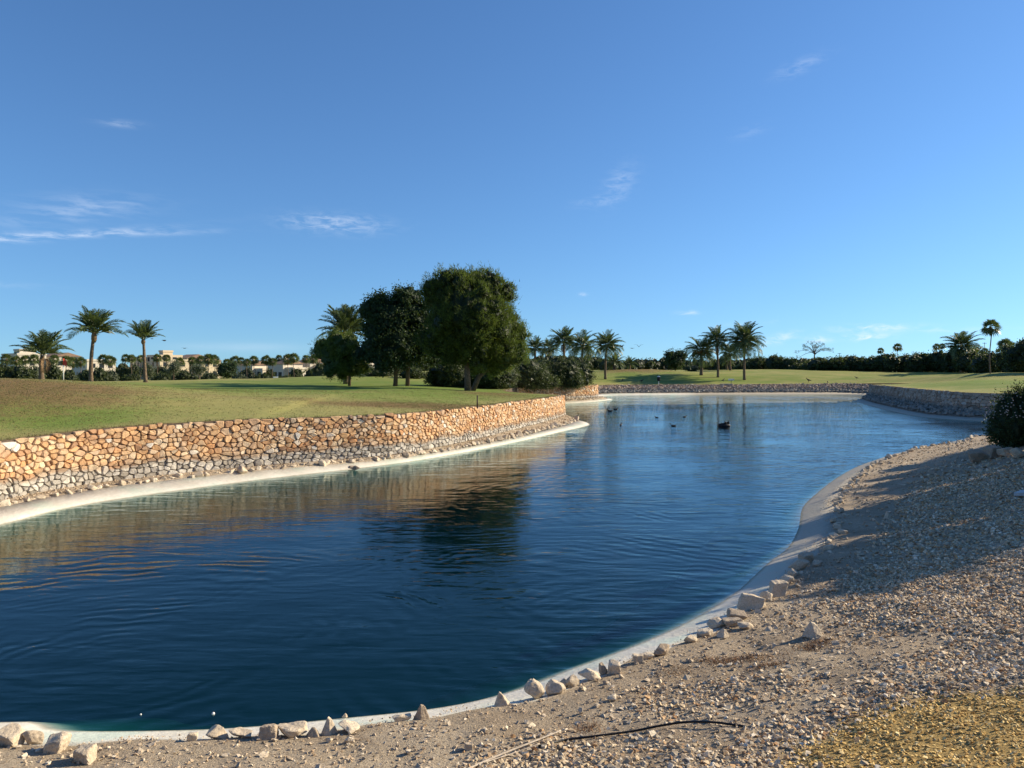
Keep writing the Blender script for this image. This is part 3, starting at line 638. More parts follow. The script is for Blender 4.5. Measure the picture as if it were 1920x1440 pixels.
PATCH2 = Gp([(1480, 1120), (1560, 1100), (1620, 1150), (1700, 1190), (1600, 1215), (1500, 1170)])
PATCH3 = Gp([(870, 1440), (880, 1405), (960, 1385), (1060, 1375), (1050, 1400), (960, 1425)])
OCHP = np.array(OCH)
g1 = np.random.default_rng(21)
def edge_soft(x, y, poly, w):
    s = np.where(inpoly(x, y, poly), 1., -1.) * dist_poly(x, y, np.vstack([poly, poly[:1]])); return np.clip(.5 + s / w, 0, 1)
xs, ys, sz = [], [], []
for (n, r0, r1, t0, t1, s0, s1) in ((47000, 4.2, 9.5, -.2, .90, .014, .042), (46000, 9.5, 15, .2, 1.0, .020, .046), (36000, 15, 26, .3, .92, .03, .06), (12000, 26, 48, .35, .70, .04, .08)):
    x, y = rnd_near(n, r0, r1, t0, t1, g1); p_ = edge_soft(x, y, MAIN, .7) ** 1.3
    hole = .5 + .5 * wob(x, y, 1.8, 11); p_ = p_ * (.35 + .65 * sm(hole / .45))
    p_ = np.maximum(p_, .38 * edge_soft(x, y, PATCH, .5)); p_ = np.maximum(p_, .16 * edge_soft(x, y, PATCH2, .6)); p_ = np.maximum(p_, .3 * edge_soft(x, y, PATCH3, .4))
    dn = dist_poly(x, y, NE); k = (g1.random(n) < p_) & (dn > .15) & (~inpoly(x, y, LAKE)); xs.append(x[k]); ys.append(y[k])
    sz.append(g1.uniform(0, 1, k.sum()) ** 2.0 * (s1 - s0) + s0)
x = np.concatenate(xs); y = np.concatenate(ys); s = np.concatenate(sz)
scatter_stones('gravel', np.column_stack([x, y, near_h(x, y) - s * .05]), s, M['gravel_stone'], 5, (.4, .9), .30, label='pale broken gravel covering the slope of the near bank', cat='gravel')
x, y = rnd_near(52000, 3.4, 11.5, .25, 1.15, g1); k = g1.random(len(x)) < edge_soft(x, y, OCHP, .35); x = x[k]; y = y[k]; s = g1.uniform(.008, .022, len(x))
scatter_stones('ochre_gravel', np.column_stack([x, y, near_h(x, y)]), s, M['ochre_stone'], 6, label='fine yellow ochre gravel in the bottom right corner', cat='gravel')
x, y = rnd_near(60000, 5.0, 16, -.75, .6, g1); dn = dist_poly(x, y, NE); cl = sm((wob(x, y, .9, 13) + .9) / 1.4)
k = (~inpoly(x, y, LAKE)) & (dn > .03) & (g1.random(len(x)) < .15 + .85 * cl) & (edge_soft(x, y, OCHP, .2) < .5); x, y = x[k], y[k]; s = .006 + .022 * g1.random(len(x)) ** 2.4
scatter_stones('soil_crumbs', np.column_stack([x, y, near_h(x, y)]), s, M['clod'], 7, label='crumbs of dry soil and grit strewn over the dirt strip by the water', cat='soil')
i_ = g1.integers(60, len(NE) - 60, 5200); o_ = np.abs(g1.normal(0, .16, len(i_))); j_ = g1.uniform(0, 1, len(i_))[:, None]; pp_ = NE[i_] * j_ + NE[np.minimum(i_ + 1, len(NE) - 1)] * (1 - j_) - NN[i_] * o_[:, None]; k = (o_ < .7) & (np.hypot(*pp_.T) < 32)
scatter_stones('grit_on_edge', np.column_stack([pp_[k], NEZ - .005 - o_[k] * .30]), .004 + .014 * g1.random(k.sum()) ** 2.5, M['clod'], 9, label='soil and grit spilled on the upper part of the near concrete edge', cat='soil')
x, y = rnd_near(3200, 5.2, 15, -.75, .6, g1); dn = dist_poly(x, y, NE); k = (~inpoly(x, y, LAKE)) & (dn > .02) & (edge_soft(x, y, OCHP, .2) < .5); x, y = x[k], y[k]; s = .018 + .034 * g1.random(len(x)) ** 2
scatter_stones('loose_stones', np.column_stack([x, y, near_h(x, y)]), s, M['rock'], 8, label='small loose stones scattered on the dirt along the near shore', cat='stones')
x, y = rnd_near(26000, 11, 46, .15, .66, g1); dn = dist_poly(x, y, NE); k = (~inpoly(x, y, LAKE)) & (dn > .02) & (dn < 3.2) & (g1.random(len(x)) < .35 + .65 * sm(wob(x, y, 2.2, 19) + .5)); x, y = x[k], y[k]; s = .010 + .05 * g1.random(len(x)) ** 2.2
scatter_stones('shore_rubble', np.column_stack([x, y, near_h(x, y)]), s, M['clod'], 10, label='broken stones and clods on the earth strip along the right shore', cat='stones')
# rubble on the far side shelf, far bank and under the right wall
def shelf_scatter(name, rows, n, t0, t1, s0, s1, seed, mt, label, dz=0.):
    g_ = np.random.default_rng(seed); seg = np.linalg.norm(np.diff(rows[:, 5:7], axis=0), axis=1); S = np.concatenate([[0], np.cumsum(seg)]); u = g_.uniform(0, S[-1], n); t = g_.uniform(t0, t1, n)
    f = lambda c: np.interp(u, S, rows[:, c]); x = f(2) + (f(5) - f(2)) * t; y = f(3) + (f(6) - f(3)) * t; z = f(4) + (f(7) - f(4)) * t + .03 + dz; s = s0 + (s1 - s0) * g_.random(n) ** 1.5
    return scatter_stones(name, np.column_stack([x, y, z]), s, mt, seed, (.5, .9), .2, label, 'stones')
kA = nearest(A1, -16, 12)
shelf_scatter('shelf_gravel', A1[kA:], 5000, .05, 1.0, .012, .05, 31, M['clod'], 'soil and small stones on the ledge at the foot of the long wall')
shelf_scatter('bank_rubble', A2[nearest(A2, .4, 80.5):], 900, .05, 1.0, .06, .16, 32, M['rock'], 'loose rubble at the foot of the second stone wall')
j0, j1 = nearest(A3, 8, 107), nearest(A3, 57, 108.5)
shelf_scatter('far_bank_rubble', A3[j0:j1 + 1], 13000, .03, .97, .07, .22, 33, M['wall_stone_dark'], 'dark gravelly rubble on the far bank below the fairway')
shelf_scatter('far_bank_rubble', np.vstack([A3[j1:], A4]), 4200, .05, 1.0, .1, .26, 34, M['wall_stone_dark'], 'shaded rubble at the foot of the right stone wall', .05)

def ico(k):
    bm = bmesh.new(); bmesh.ops.create_icosphere(bm, subdivisions=k, radius=1); bm.verts.index_update()
    r = np.array([v.co[:] for v in bm.verts]), np.array([[v.index for v in f.verts] for f in bm.faces]); bm.free(); return r
ICO3, ICO2 = ico(4), ico(3)
def facet_rock(seed, kind, base):
    """sphere cut by random planes with worn edges: an angular lump with chipped faces"""
    g_ = np.random.default_rng(seed); D_, F = base; nrm = sph(15, g_); hh = g_.uniform(.62, .95, 15)
    if kind == 'box': nrm = np.vstack([nrm[:7], np.array([(1, 0, 0), (-1, 0, 0), (0, 1, 0), (0, -1, 0), (0, 0, 1), (0, 0, -1)]) + g_.normal(0, .16, (6, 3))]); hh = np.concatenate([g_.uniform(.85, 1.05, 7), g_.uniform(.62, .75, 6)])
    if kind == 'pyramid': a = np.arange(5) * 1.2566 + g_.uniform(0, 1); nrm = np.vstack([np.column_stack([np.cos(a), np.sin(a), np.full(5, .74)]) + g_.normal(0, .1, (5, 3)), sph(5, g_) * (1, 1, -1), [(0, 0, -1), (.3, -.1, 1)]]); hh = np.concatenate([g_.uniform(.42, .56, 5), g_.uniform(.8, 1, 5), [.4, .56]])
    nrm = nrm / np.linalg.norm(nrm, axis=1)[:, None]; q = np.maximum(D_ @ nrm.T, 1e-3) / hh; r = (q ** 22).sum(1) ** (-1 / 22)
    P3 = D_ * np.minimum(r, 1.35)[:, None]; nz = sum(np.sin(P3 @ (v * f) + p_) * am for v, f, p_, am in [(sph(1, g_)[0], f_, g_.uniform(0, 6), a_) for f_, a_ in ((4, .035), (5, .035), (9, .018), (11, .018), (17, .010), (23, .008), (31, .006))])
    return P3 * (1 + nz)[:, None], F
RV = []
for i in range(14):
    k = ('lump', 'box', 'lump', 'box', 'pyramid', 'lump', 'box')[i % 7]; RV.append(facet_rock(500 + i, k, ICO2))
RM = []; RT = []
for i, (V, F) in enumerate(RV):
    for j in range(2): RT.append(.15 + .8 * ((i * 5 + j * 7) % 14) / 14); RM.append(mesh_np('rock', V, [F], M['rock'], False, {'tint': np.full(len(V), .15 + .8 * ((i * 5 + j * 7) % 14) / 14)}, only_mesh=True))
def custom_rock(kind, seed, w_, d_, h_, tint, n=26):
    V, F = facet_rock(seed, kind, ICO3); V = V / np.abs(V).max(0) * (w_ / 2, d_ / 2, h_ / 2)
    return mesh_np('rock', V, [F], M['rock'], False, {'tint': np.full(len(V), tint)}, only_mesh=True)
NEARR = [
 (14, 1400, 52, 38, 'box', .55, 'large pale rock at the far left end of the near shore row'),
 (56, 1397, 40, 32, 'lump', .3, 'shaded grey rock between the two biggest rocks at the lower left'),
 (98, 1412, 54, 38, 'box', .6, 'big blocky grey and cream rock at the lower left, casting a long shadow'),
 (153, 1431, 50, 36, 'box', .45, 'squat cube-like rock nearest the camera at the lower left'),
 (358, 1390, 24, 17, 'box', .7, 'small squared cream rock alone on the concrete edge, lower left'),
 (402, 1388, 50, 22, 'lump', .5, 'long low wedge rock first in the lower left cluster on the near shore'),
 (450, 1385, 48, 19, 'lump', .65, 'flat pale crumbly rock between the wedge and the grey block on the near shore'),
 (500, 1388, 42, 27, 'box', .15, 'dark flat-faced grey block in the row on the near shore'),
 (546, 1386, 60, 22, 'lump', .6, 'wide lumpy cream rock just right of the dark flat-faced block'),
 (586, 1383, 28, 18, 'pyramid', .1, 'small dark triangular rock left of the pointed one'),
 (614, 1381, 35, 33, 'pyramid', .55, 'pointed faceted rock standing upright at the right of the lower left cluster'),
 (655, 1376, 46, 18, 'lump', .8, 'pale half-buried rock just right of the pointed one'),
 (750, 1355, 38, 15, 'lump', .75, 'low pale rock just left of the dark pyramid rock'),
 (790, 1352, 34, 29, 'pyramid', .1, 'dark pyramid-shaped rock on the concrete edge, bottom centre'),
 (646, 1345, 10, 7, 'pyramid', .4, 'tiny pointed stone lying at the very waterline, bottom centre'),
 (939, 1325, 30, 27, 'pyramid', .6, 'fin-shaped rock with a shaded left face just left of the biggest shore rock'),
 (1008, 1312, 48, 36, 'lump', .5, 'biggest faceted rock in the near shore row, bottom centre'),
 (1045, 1303, 42, 21, 'lump', .55, 'sloping rock leaning against the right of the biggest shore rock'),
 (1058, 1291, 26, 16, 'lump', .6, 'small flat rock behind the sloping one'),
 (1073, 1289, 27, 21, 'lump', .45, 'bluish grey rock above the sloping one'),
 (1106, 1277, 44, 22, 'lump', .75, 'wide cream rock left of the two upright rocks'),
 (1130, 1266, 21, 23, 'lump', .1, 'dark upright rock, left of the upright pair'),
 (1153, 1264, 28, 25, 'box', .7, 'sunlit upright rock, right of the upright pair'),
 (1198, 1247, 24, 19, 'box', .6, 'grey-white rock with a shadow pool on its left side'),
 (1214, 1236, 26, 16, 'lump', .65, 'rounded rock touching the dark flat rock'),
 (1242, 1232, 38, 22, 'lump', .08, 'dark brown flat-topped rock on the near shore, right of centre'),
 (1298, 1206, 28, 15, 'lump', .7, 'low pale rock below the stacked rocks'),
 (1322, 1194, 34, 13, 'lump', .75, 'flat cream slab rock below the stacked rocks'),
 (1358, 1196, 26, 16, 'pyramid', .65, 'small peaked rock in front of the stacked rocks'),
 (1346, 1177, 36, 18, 'lump', .55, 'tilted rock at the left foot of the stacked rocks'),
 (1376, 1176, 44, 16, 'box', .25, 'grey slab at the bottom of the rock stack'),
 (1384, 1163, 40, 16, 'box', .12, 'dark slab on top of the rock stack'),
 (1402, 1180, 34, 12, 'lump', .6, 'flat tan rock right of the rock stack'),
 (1412, 1142, 54, 30, 'box', .6, 'long smooth block, largest rock halfway up the right shore row'),
 (1440, 1128, 24, 20, 'lump', .7, 'cream rock tucked behind the long smooth block'),
 (1462, 1120, 44, 30, 'box', .55, 'broad lumpy rock next above the long smooth block'),
 (1476, 1096, 32, 17, 'lump', .75, 'low cream rock above the broad lumpy one'),
 (1488, 1083, 22, 18, 'lump', .65, 'small sunlit rock at the edge of the tree shadow'),
 (1502, 1070, 36, 20, 'lump', .3, 'dark rounded rock where the tree shadow reaches the concrete'),
 (1515, 1058, 30, 22, 'box', .2, 'angular dark rock at the top of the shaded pile'),
 (1534, 1064, 24, 12, 'lump', .35, 'flat shaded stone at the right of the shaded pile'),
 (1527, 1197, 38, 30, 'pyramid', .7, 'lone pyramid-shaped rock out on the dirt away from the shore row'),
 (1330, 1352, 14, 12, 'lump', .7, 'small tan stone on the dirt above the black hose'),
 (1090, 1343, 12, 13, 'lump', .8, 'small upright cream stone on the dirt, bottom centre'),
 (1148, 1318, 17, 14, 'lump', .75, 'rounded tan stone on the dirt above the hose'),
 (878, 1410, 17, 15, 'box', .4, 'small block sitting on a pile of gravel near the cane'),
 (654, 1397, 18, 16, 'lump', .8, 'yellowish stone on the dirt in front of the pointed rock'),
 (1665, 975, 14, 16, 'pyramid', .6, 'small upright stone on the sunlit gap in the tree shadow')]
for i, (px, py, pw, ph, kd, tnt, lab) in enumerate(NEARR):
    c = G(px, py); D = c[1]; kk = .86 if i < 4 else 1; w_ = pw / FP * D * kk; h_ = ph / FP * D * 1.12 * kk
    o = inst('rock', custom_rock(kd, 300 + i, w_ * (.95 if kd == 'box' else 1.05), w_ * g1.uniform(.7, .9), h_ * 1.05, tnt), None, (c[0], c[1] + w_ * .25, c[2] + h_ * .27), (g1.normal(0, .06), g1.normal(0, .06), g1.uniform(-.3, .3)))
    tag(o, lab, 'rock', 'rocks on the near bank')
# right shore row beyond the hand-placed rocks, and the row on the far liner
def row_rocks(path, zf, spacing, s0, s1, lab, grp, seed, inward):
    g_ = np.random.default_rng(seed); seg = np.linalg.norm(np.diff(path, axis=0), axis=1); S = np.concatenate([[0], np.cumsum(seg)]); u = 0; made = []
    while u < S[-1]:
        x = np.interp(u, S, path[:, 0]); y = np.interp(u, S, path[:, 1]); k = min(int(np.searchsorted(S, u)), len(path) - 1); n_ = inward[k]
        off = g_.uniform(-.02, .22); x += n_[0] * off; y += n_[1] * off; s = s0 + (s1 - s0) * g_.random() ** 1.4; s *= spacing_grow(x, y)
        mi = g_.integers(len(RM)); o = inst('rock', RM[mi], None, (x, y, zf(x, y, u, S) + s * .32), (g_.normal(0, .25), g_.normal(0, .25), g_.uniform(0, 6.28)), (s * g_.uniform(.8, 1.3), s * g_.uniform(.8, 1.1), s * g_.uniform(.55, .9)))
        made.append((o, s, mi)); u += spacing * g_.uniform(.6, 1.5) * spacing_grow(x, y)
    sm_ = sorted(m[1] / spacing_grow(*m[0].location[:2]) for m in made); q1, q2 = sm_[len(sm_) // 3], sm_[2 * len(sm_) // 3]
    for i, (o, s, mi) in enumerate(made):
        sz_ = s / spacing_grow(*o.location[:2]); tn_ = RT[mi]
        tag(o, ('small ' if sz_ < q1 else 'large ' if sz_ > q2 else 'mid-sized ') + ('dark grey' if tn_ < .4 else 'grey' if tn_ < .7 else 'pale') + ' rock, ' + ordn(i + 1) + lab, 'rock', grp)
def ordn(n): return str(n) + ('th' if 10 < n % 100 < 14 else {1: 'st', 2: 'nd', 3: 'rd'}.get(n % 10, 'th'))
def spacing_grow(x, y): return 1 + max(0, math.hypot(x, y) - 30) / 60
a = int(np.argmin(np.hypot(*(NE - G(1545, 1040)[:2]).T))); b = int(np.argmin(np.hypot(*(NE - (26, 43)).T)))
row_rocks(NE[a:b + 1], lambda x, y, u, S: H(x, y), .30, .05, .115, ' in the right shore row beyond the shaded pile', 'rocks lining the right shore beyond the tree shadow', 51, NN[a:b + 1])
kL = nearest(A1, -15.1, 19.2); lipA = lip[kL:len(A1)]; foA = fo[kL:len(A1)]; zA = FAR[kL:len(A1), 4]
row_rocks(lipA, lambda x, y, u, S: float(np.interp(u, S, zA)), .34, .09, .185, ' from the left in the row under the long wall', 'rocks lining the concrete edge under the long wall', 52, foA)
# big rough blocks under the bush at the right edge
for i, (px, py, pw, ph, kd, tnt, lab) in enumerate([(1838, 868, 38, 30, 'lump', .0, 'leaning ochre slab of rock, left end of the pile below the flowering bush'), (1866, 860, 28, 22, 'box', .05, 'brown block next to the leaning slab below the flowering bush'),
        (1892, 857, 30, 17, 'box', .3, 'grey boulder in the middle of the pile below the flowering bush'), (1915, 860, 28, 18, 'lump', .35, 'rounded boulder at the right edge of the photo below the flowering bush')]):
    c = G(px, py); D = c[1]; w_ = pw / FP * D; h_ = ph / FP * D
    tag(inst('rock', custom_rock(kd, 400 + i, w_ * 1.1, w_, h_ * 1.2, tnt), None, (c[0], c[1] + .2, c[2] + h_ * .4), (0, .25 if i == 0 else 0, .3 * i)), lab, 'rock', 'rough blocks below the flowering bush')

for i, (px, py, r, tnt, lab) in enumerate([(664, 880, .16, .1, 'dark wet rock in the gap of the far concrete edge, the left one'), (671, 883, .12, .0, 'dark wet rock at the water in the gap of the far concrete edge'), (667, 874, .13, .4, 'grey rock above the gap in the far concrete edge')]):
    x, y = P(px, py); tag(inst('rock', custom_rock('lump', 450 + i, r * 2.2, r * 1.8, r * 1.6, tnt), None, (x - .1, y + .15, .06 + .04 * i)), lab, 'rock', 'rocks in the gap of the far concrete edge')
# ------------------------------------------------------------------ vegetation
def leaf_cloud(blobs, n, leaf, wid, seed, mode='leaf', clump=.5, per=40, tlo=0, thi=1, core=.7, up=.3, rough=.18):
    """blobs (cx,cy,cz,rx,ry,rz,weight); returns V, faces, tint : leaves in clumps over the blobs' shells + a knobbly inner mass"""
    g_ = np.random.default_rng(seed); B = np.array(blobs, float); area = (B[:, 3] * B[:, 5] + B[:, 3] * B[:, 4]); area = area / area.sum()
    nc = max(6, n // per); VV = []; TT = []
    bi = g_.choice(len(B), nc, p=area); dr = sph(nc, g_); rr = 1 - np.abs(g_.normal(0, rough, nc)) + .06 * g_.random(nc)
    cc = B[bi, :3] + dr * B[bi, 3:6] * rr[:, None]
    # drop clumps deep inside another blob
    ins = np.zeros(nc, bool)
    for b in B: ins |= (((cc - b[:3]) / (b[3:6] * .74)) ** 2).sum(1) < 1
    cc = cc[~ins]; dr = dr[~ins]; nc = len(cc); ct = g_.random(nc); cs = clump * g_.uniform(.6, 1.35, nc)
    N_ = nc * per; ci = np.repeat(np.arange(nc), per)
    if mode == 'needle':                                # tufts of shoots pointing out and up
        ax = dr[ci] * .6 + np.array([0, 0, up]) + g_.normal(0, .55, (N_, 3)); ax /= np.linalg.norm(ax, axis=1)[:, None]
        p0 = cc[ci] + g_.normal(0, 1, (N_, 3)) * (cs[ci, None] * .42); L = leaf * g_.uniform(.6, 1.4, N_)
        sd = np.cross(ax, sph(N_, g_)); sd /= np.linalg.norm(sd, axis=1)[:, None]
        V = np.stack([p0 - sd * wid / 2, p0 + sd * wid / 2, p0 + ax * L[:, None]], 1).reshape(-1, 3); Fc = np.arange(N_ * 3).reshape(-1, 3); k = 3
    else:
        p0 = cc[ci] + g_.normal(0, 1, (N_, 3)) * (cs[ci, None] * .5); nrm = sph(N_, g_) + dr[ci] * .5 + np.array([0, 0, up]); nrm /= np.linalg.norm(nrm, axis=1)[:, None]
        a = np.cross(nrm, sph(N_, g_)); a /= np.linalg.norm(a, axis=1)[:, None]; b = np.cross(nrm, a); L = leaf * g_.uniform(.6, 1.35, N_)[:, None]
        V = np.stack([p0 - a * L * .5, p0 + b * wid * .5, p0 + a * L * .5, p0 - b * wid * .5], 1).reshape(-1, 3); Fc = np.arange(N_ * 4).reshape(-1, 4); k = 4
    tint = np.clip(tlo + (thi - tlo) * (.45 * ct[ci] + .55 * g_.random(N_)), 0, 1); T_ = np.repeat(tint, k)
    out = [V]; fs = [Fc]; ts = [T_]
    if core:  # added solid core in the darkest leaf tint, painting in the crown's shaded depth
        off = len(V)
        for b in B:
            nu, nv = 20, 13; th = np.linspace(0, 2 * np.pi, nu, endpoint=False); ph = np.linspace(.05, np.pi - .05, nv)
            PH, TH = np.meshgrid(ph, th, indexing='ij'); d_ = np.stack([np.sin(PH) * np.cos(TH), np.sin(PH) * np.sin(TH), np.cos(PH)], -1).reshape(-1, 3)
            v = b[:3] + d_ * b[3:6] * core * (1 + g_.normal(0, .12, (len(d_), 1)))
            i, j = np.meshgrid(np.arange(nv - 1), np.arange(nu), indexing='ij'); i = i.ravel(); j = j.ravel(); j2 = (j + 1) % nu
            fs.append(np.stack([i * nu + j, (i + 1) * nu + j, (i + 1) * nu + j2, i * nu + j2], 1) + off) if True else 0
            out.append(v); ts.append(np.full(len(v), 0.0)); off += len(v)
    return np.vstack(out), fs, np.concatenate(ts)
def crown_obj(name, mt, parent, loc=None, **kw):
    V, Fs, T_ = leaf_cloud(**kw); by = {}
    for f in Fs: by.setdefault(f.shape[1], []).append(f)
    return mesh_np(name, V, [np.concatenate(v) for v in by.values()], mt, False, {'tint': T_}, parent, loc)
def pxblob(px, py, rpx, rpy, D, D0, x0, y0, z0, depth=1.0):
    """a crown lobe seen at pixel px,py at distance D, in coordinates relative to the tree base"""
    k = D / FP; return ((px - 960) * k - x0, D - y0, ZAT(py, D) - z0, rpx * k, rpx * k * depth, rpy * k, 1)
def tree(name, px, D, label, blobs, mt, trunks, n, leaf, wid, seed, mode='leaf', clump=.5, per=40, group=None, cat='tree', **kw):
    x, y = AT(px, D); z = H(x, y) - .05; t = empty(name, (x, y, z)); tag(t, label, cat, group)
    for tr in trunks:                                   # tr: list of (px, py, dD, radius m)
        tb = MB(); pts = [((a[0] - 960) / FP * (D + a[2]) - x, a[2], ZAT(a[1], D + a[2]) - z) for a in tr]
        pts[0] = (pts[0][0], pts[0][1], 0.0); tb.tube(pts, [a[3] for a in tr], 9); tb.build('trunk', M['trunk_bark'], t, True)
    sub = kw.pop('sub', 0); bl = [pxblob(b[0], b[1], b[2], b[3], D + (b[4] if len(b) > 4 else 0), D, x, y, z) for b in blobs]
    if sub:
        gs = np.random.default_rng(seed); B0 = np.array(bl)
        for k in range(sub):
            b = B0[gs.integers(len(B0))]; d_ = sph(1, gs)[0]; c_ = b[:3] + d_ * b[3:6] * .87
            if any((((c_ - q[:3]) / (q[3:6] * .85)) ** 2).sum() < 1 for q in B0): continue
            r_ = gs.uniform(.55, 1.0); bl.append((*c_, r_, r_, r_ * 1.05, 1))
    crown_obj('crown', M[mt], t, blobs=bl, n=n, leaf=leaf, wid=wid, seed=seed, mode=mode, clump=clump, per=per, **kw)
    return t
# the big clipped pine, the leaning one, the ficus and the light green pine
tree('pine_tree', 877, 65, 'tallest tree, big rounded dark green pine with a straight bare trunk', [(848, 563, 50, 54, 0), (912, 560, 48, 52, .4), (880, 610, 84, 70, 0), (832, 630, 40, 50, 0), (930, 618, 42, 55, 0), (885, 650, 60, 34, .2), (880, 590, 60, 70, -1.6), (880, 600, 60, 70, 1.8)],
     'pine_leaf', [[(877, 727, 0, .30), (876, 700, 0, .25), (875, 665, 0, .22), (878, 620, 0, .12)]], 90000, .26, .05, 61, 'needle', .42, 46, up=.7, rough=.12, core=.72, sub=110)
tree('pine_tree', 884, 66.5, 'leaning pine half hidden behind the tallest tree, its lighter crown drooping low to the right', [(935, 640, 44, 48, 0), (948, 658, 30, 32, 0), (915, 674, 32, 18, 0), (955, 625, 25, 36, 0)],
     'lime_leaf', [[(886, 724, 0, .24), (898, 706, .1, .21), (915, 690, .2, .17), (932, 660, .2, .12)]], 26000, .25, .05, 62, 'needle', .4, 46, up=.6, tlo=0, thi=1, rough=.12, core=.72, sub=40)
tree('ficus_tree', 745, 72, 'dark broad-leaved tree with two trunks, left of the tallest pine', [(740, 600, 46, 44, 0), (775, 590, 38, 36, .5), (745, 650, 58, 42, 0), (708, 628, 28, 30, -.3), (795, 640, 35, 50, .5), (700, 585, 16, 12, 0), (722, 568, 14, 12, 0), (745, 560, 12, 10, 0), (765, 558, 14, 10, 0), (690, 655, 18, 16, 0)],
     'ficus_leaf', [[(741, 717, 0, .22), (743, 690, 0, .19), (735, 650, 0, .14)], [(764, 717, .4, .22), (765, 690, .4, .2), (770, 650, .4, .14)]], 36000, .22, .13, 63, 'leaf', .5, 34, rough=.16, core=.72, sub=60)
tree('pine_tree', 657, 74, 'small light green pine below the leftmost of the garden palms, left of the dark tree', [(650, 652, 34, 26, 0), (622, 668, 30, 26, 0), (665, 675, 32, 22, 0), (632, 645, 22, 14, 0), (605, 660, 14, 14, 0), (640, 690, 30, 12, 0)],
     'lime_leaf', [[(655, 718, 0, .15), (656, 700, 0, .13), (650, 670, 0, .09)]], 19000, .24, .05, 64, 'needle', .4, 40, up=.5, rough=.16, core=.7, sub=40)
def bush(px, D, rpx, top, label, mt, n, seed, bot=None, group=None, leaf=.16, wid=.08, mode='leaf', name='bush', lobes=4, cat='bush', sink=.25, **kw):
    """a bush: lobes between its pixel top and the ground"""
    x, y = AT(px, D); z = H(x, y) - .03; g_ = np.random.default_rng(seed); hgt = ZAT(top, D) - z; r = rpx * D / FP; bl = []
    for i in range(lobes):
        a = g_.uniform(0, 6.28); q = .45 * r * (i > 0); s = g_.uniform(.55, .8) if i else .85
        hh = hgt * (1 if i == 0 else g_.uniform(.6, .95))
        bl.append((q * math.cos(a) * 1.3, q * math.sin(a), hh * .5, r * s, r * s * .9, hh * .52, 1))
    t = empty(name, (x, y, z)); tag(t, label, cat, group)
    crown_obj('foliage', M[mt], t, blobs=bl, n=n, leaf=leaf, wid=wid, seed=seed, mode=mode, **{**dict(clump=.4, per=30, rough=.14, core=.82), **kw})
    sb = MB(); sb.tube([(0, 0, 0), (.05, 0, hgt * .5)], [.08, .05], 6)
    for k in range(3): a = k * 2.1; sb.tube([(0, 0, .1), (math.cos(a) * r * .5, math.sin(a) * r * .5, hgt * .6)], [.05, .025], 5)
    sb.build('stem', M['trunk_bark'], t); return t
# bushes round the second wall
for a in [(1078, 90.5, 40, 672, 'bush hanging over the second stone wall, rightmost of the dark bushes', 'bush_leaf', 12000, 71), (1035, 86.5, 46, 667, 'tall dark bush in the middle of the clump behind the long wall', 'bush_leaf', 14000, 72),
          (985, 81, 46, 672, 'tall dark bush left of the middle of the clump, under the distant palms', 'bush_leaf', 13000, 73), (938, 77, 42, 678, 'dark bush in the shade of the leaning pine', 'hedge_leaf', 10000, 74), (905, 76, 36, 690, 'low dark bush behind the trunk of the leaning pine', 'hedge_leaf', 6000, 75)]: bush(*a, lobes=5)
bush(1062, 85.8, 26, 700, 'low bush spilling down to the liner at the inlet', 'bush_leaf', 6000, 76)
bush(1010, 82.5, 36, 705, 'low spreading bush at the water side of the dark clump', 'hedge_leaf', 7000, 77)
bush(835, 76, 36, 676, 'sunlit leafy bush between the dark tree and the tallest pine', 'bush_leaf', 9000, 78)
bush(866, 78, 26, 682, 'grey green bush directly behind the trunk of the tallest pine', 'bush_leaf', 6000, 79)
bush(710, 92, 30, 688, 'light olive bush under the dark broad-leaved tree', 'olive_leaf', 5000, 80)
bush(775, 90, 22, 690, 'dark bush seen between the two trunks of the dark tree', 'hedge_leaf', 4000, 81)
# flowering bush at the right edge
fb = bush(1917, 26.5, 42, 726, 'dark bush dotted with pale flowers at the right edge of the photo', 'ficus_leaf', 16000, 82, leaf=.085, wid=.045, lobes=5, clump=.22, per=36, thi=1.0)
g_ = np.random.default_rng(5); mb = MB()
for k in range(230):
    d_ = sph(1, g_)[0]; d_[2] = abs(d_[2]) * .9; r_ = np.array([1.0, .95, 1.05]) * g_.uniform(.75, 1.08); p_ = np.array([-.1, 0, .95]) + d_ * r_
    q_ = .022; a_ = g_.uniform(0, 3)
    for s_ in range(3): c_, s2 = math.cos(a_ + s_ * 2.1), math.sin(a_ + s_ * 2.1); mb.add([p_, p_ + (c_ * q_ * 1.6, s2 * q_, q_ * 1.2), p_ + (-s2 * q_, c_ * q_ * 1.6, q_ * 1.5)], [[(0, 1, 2)]], .5)
tag(mb.build('blossom', M['petal'], fb), kind='stuff')
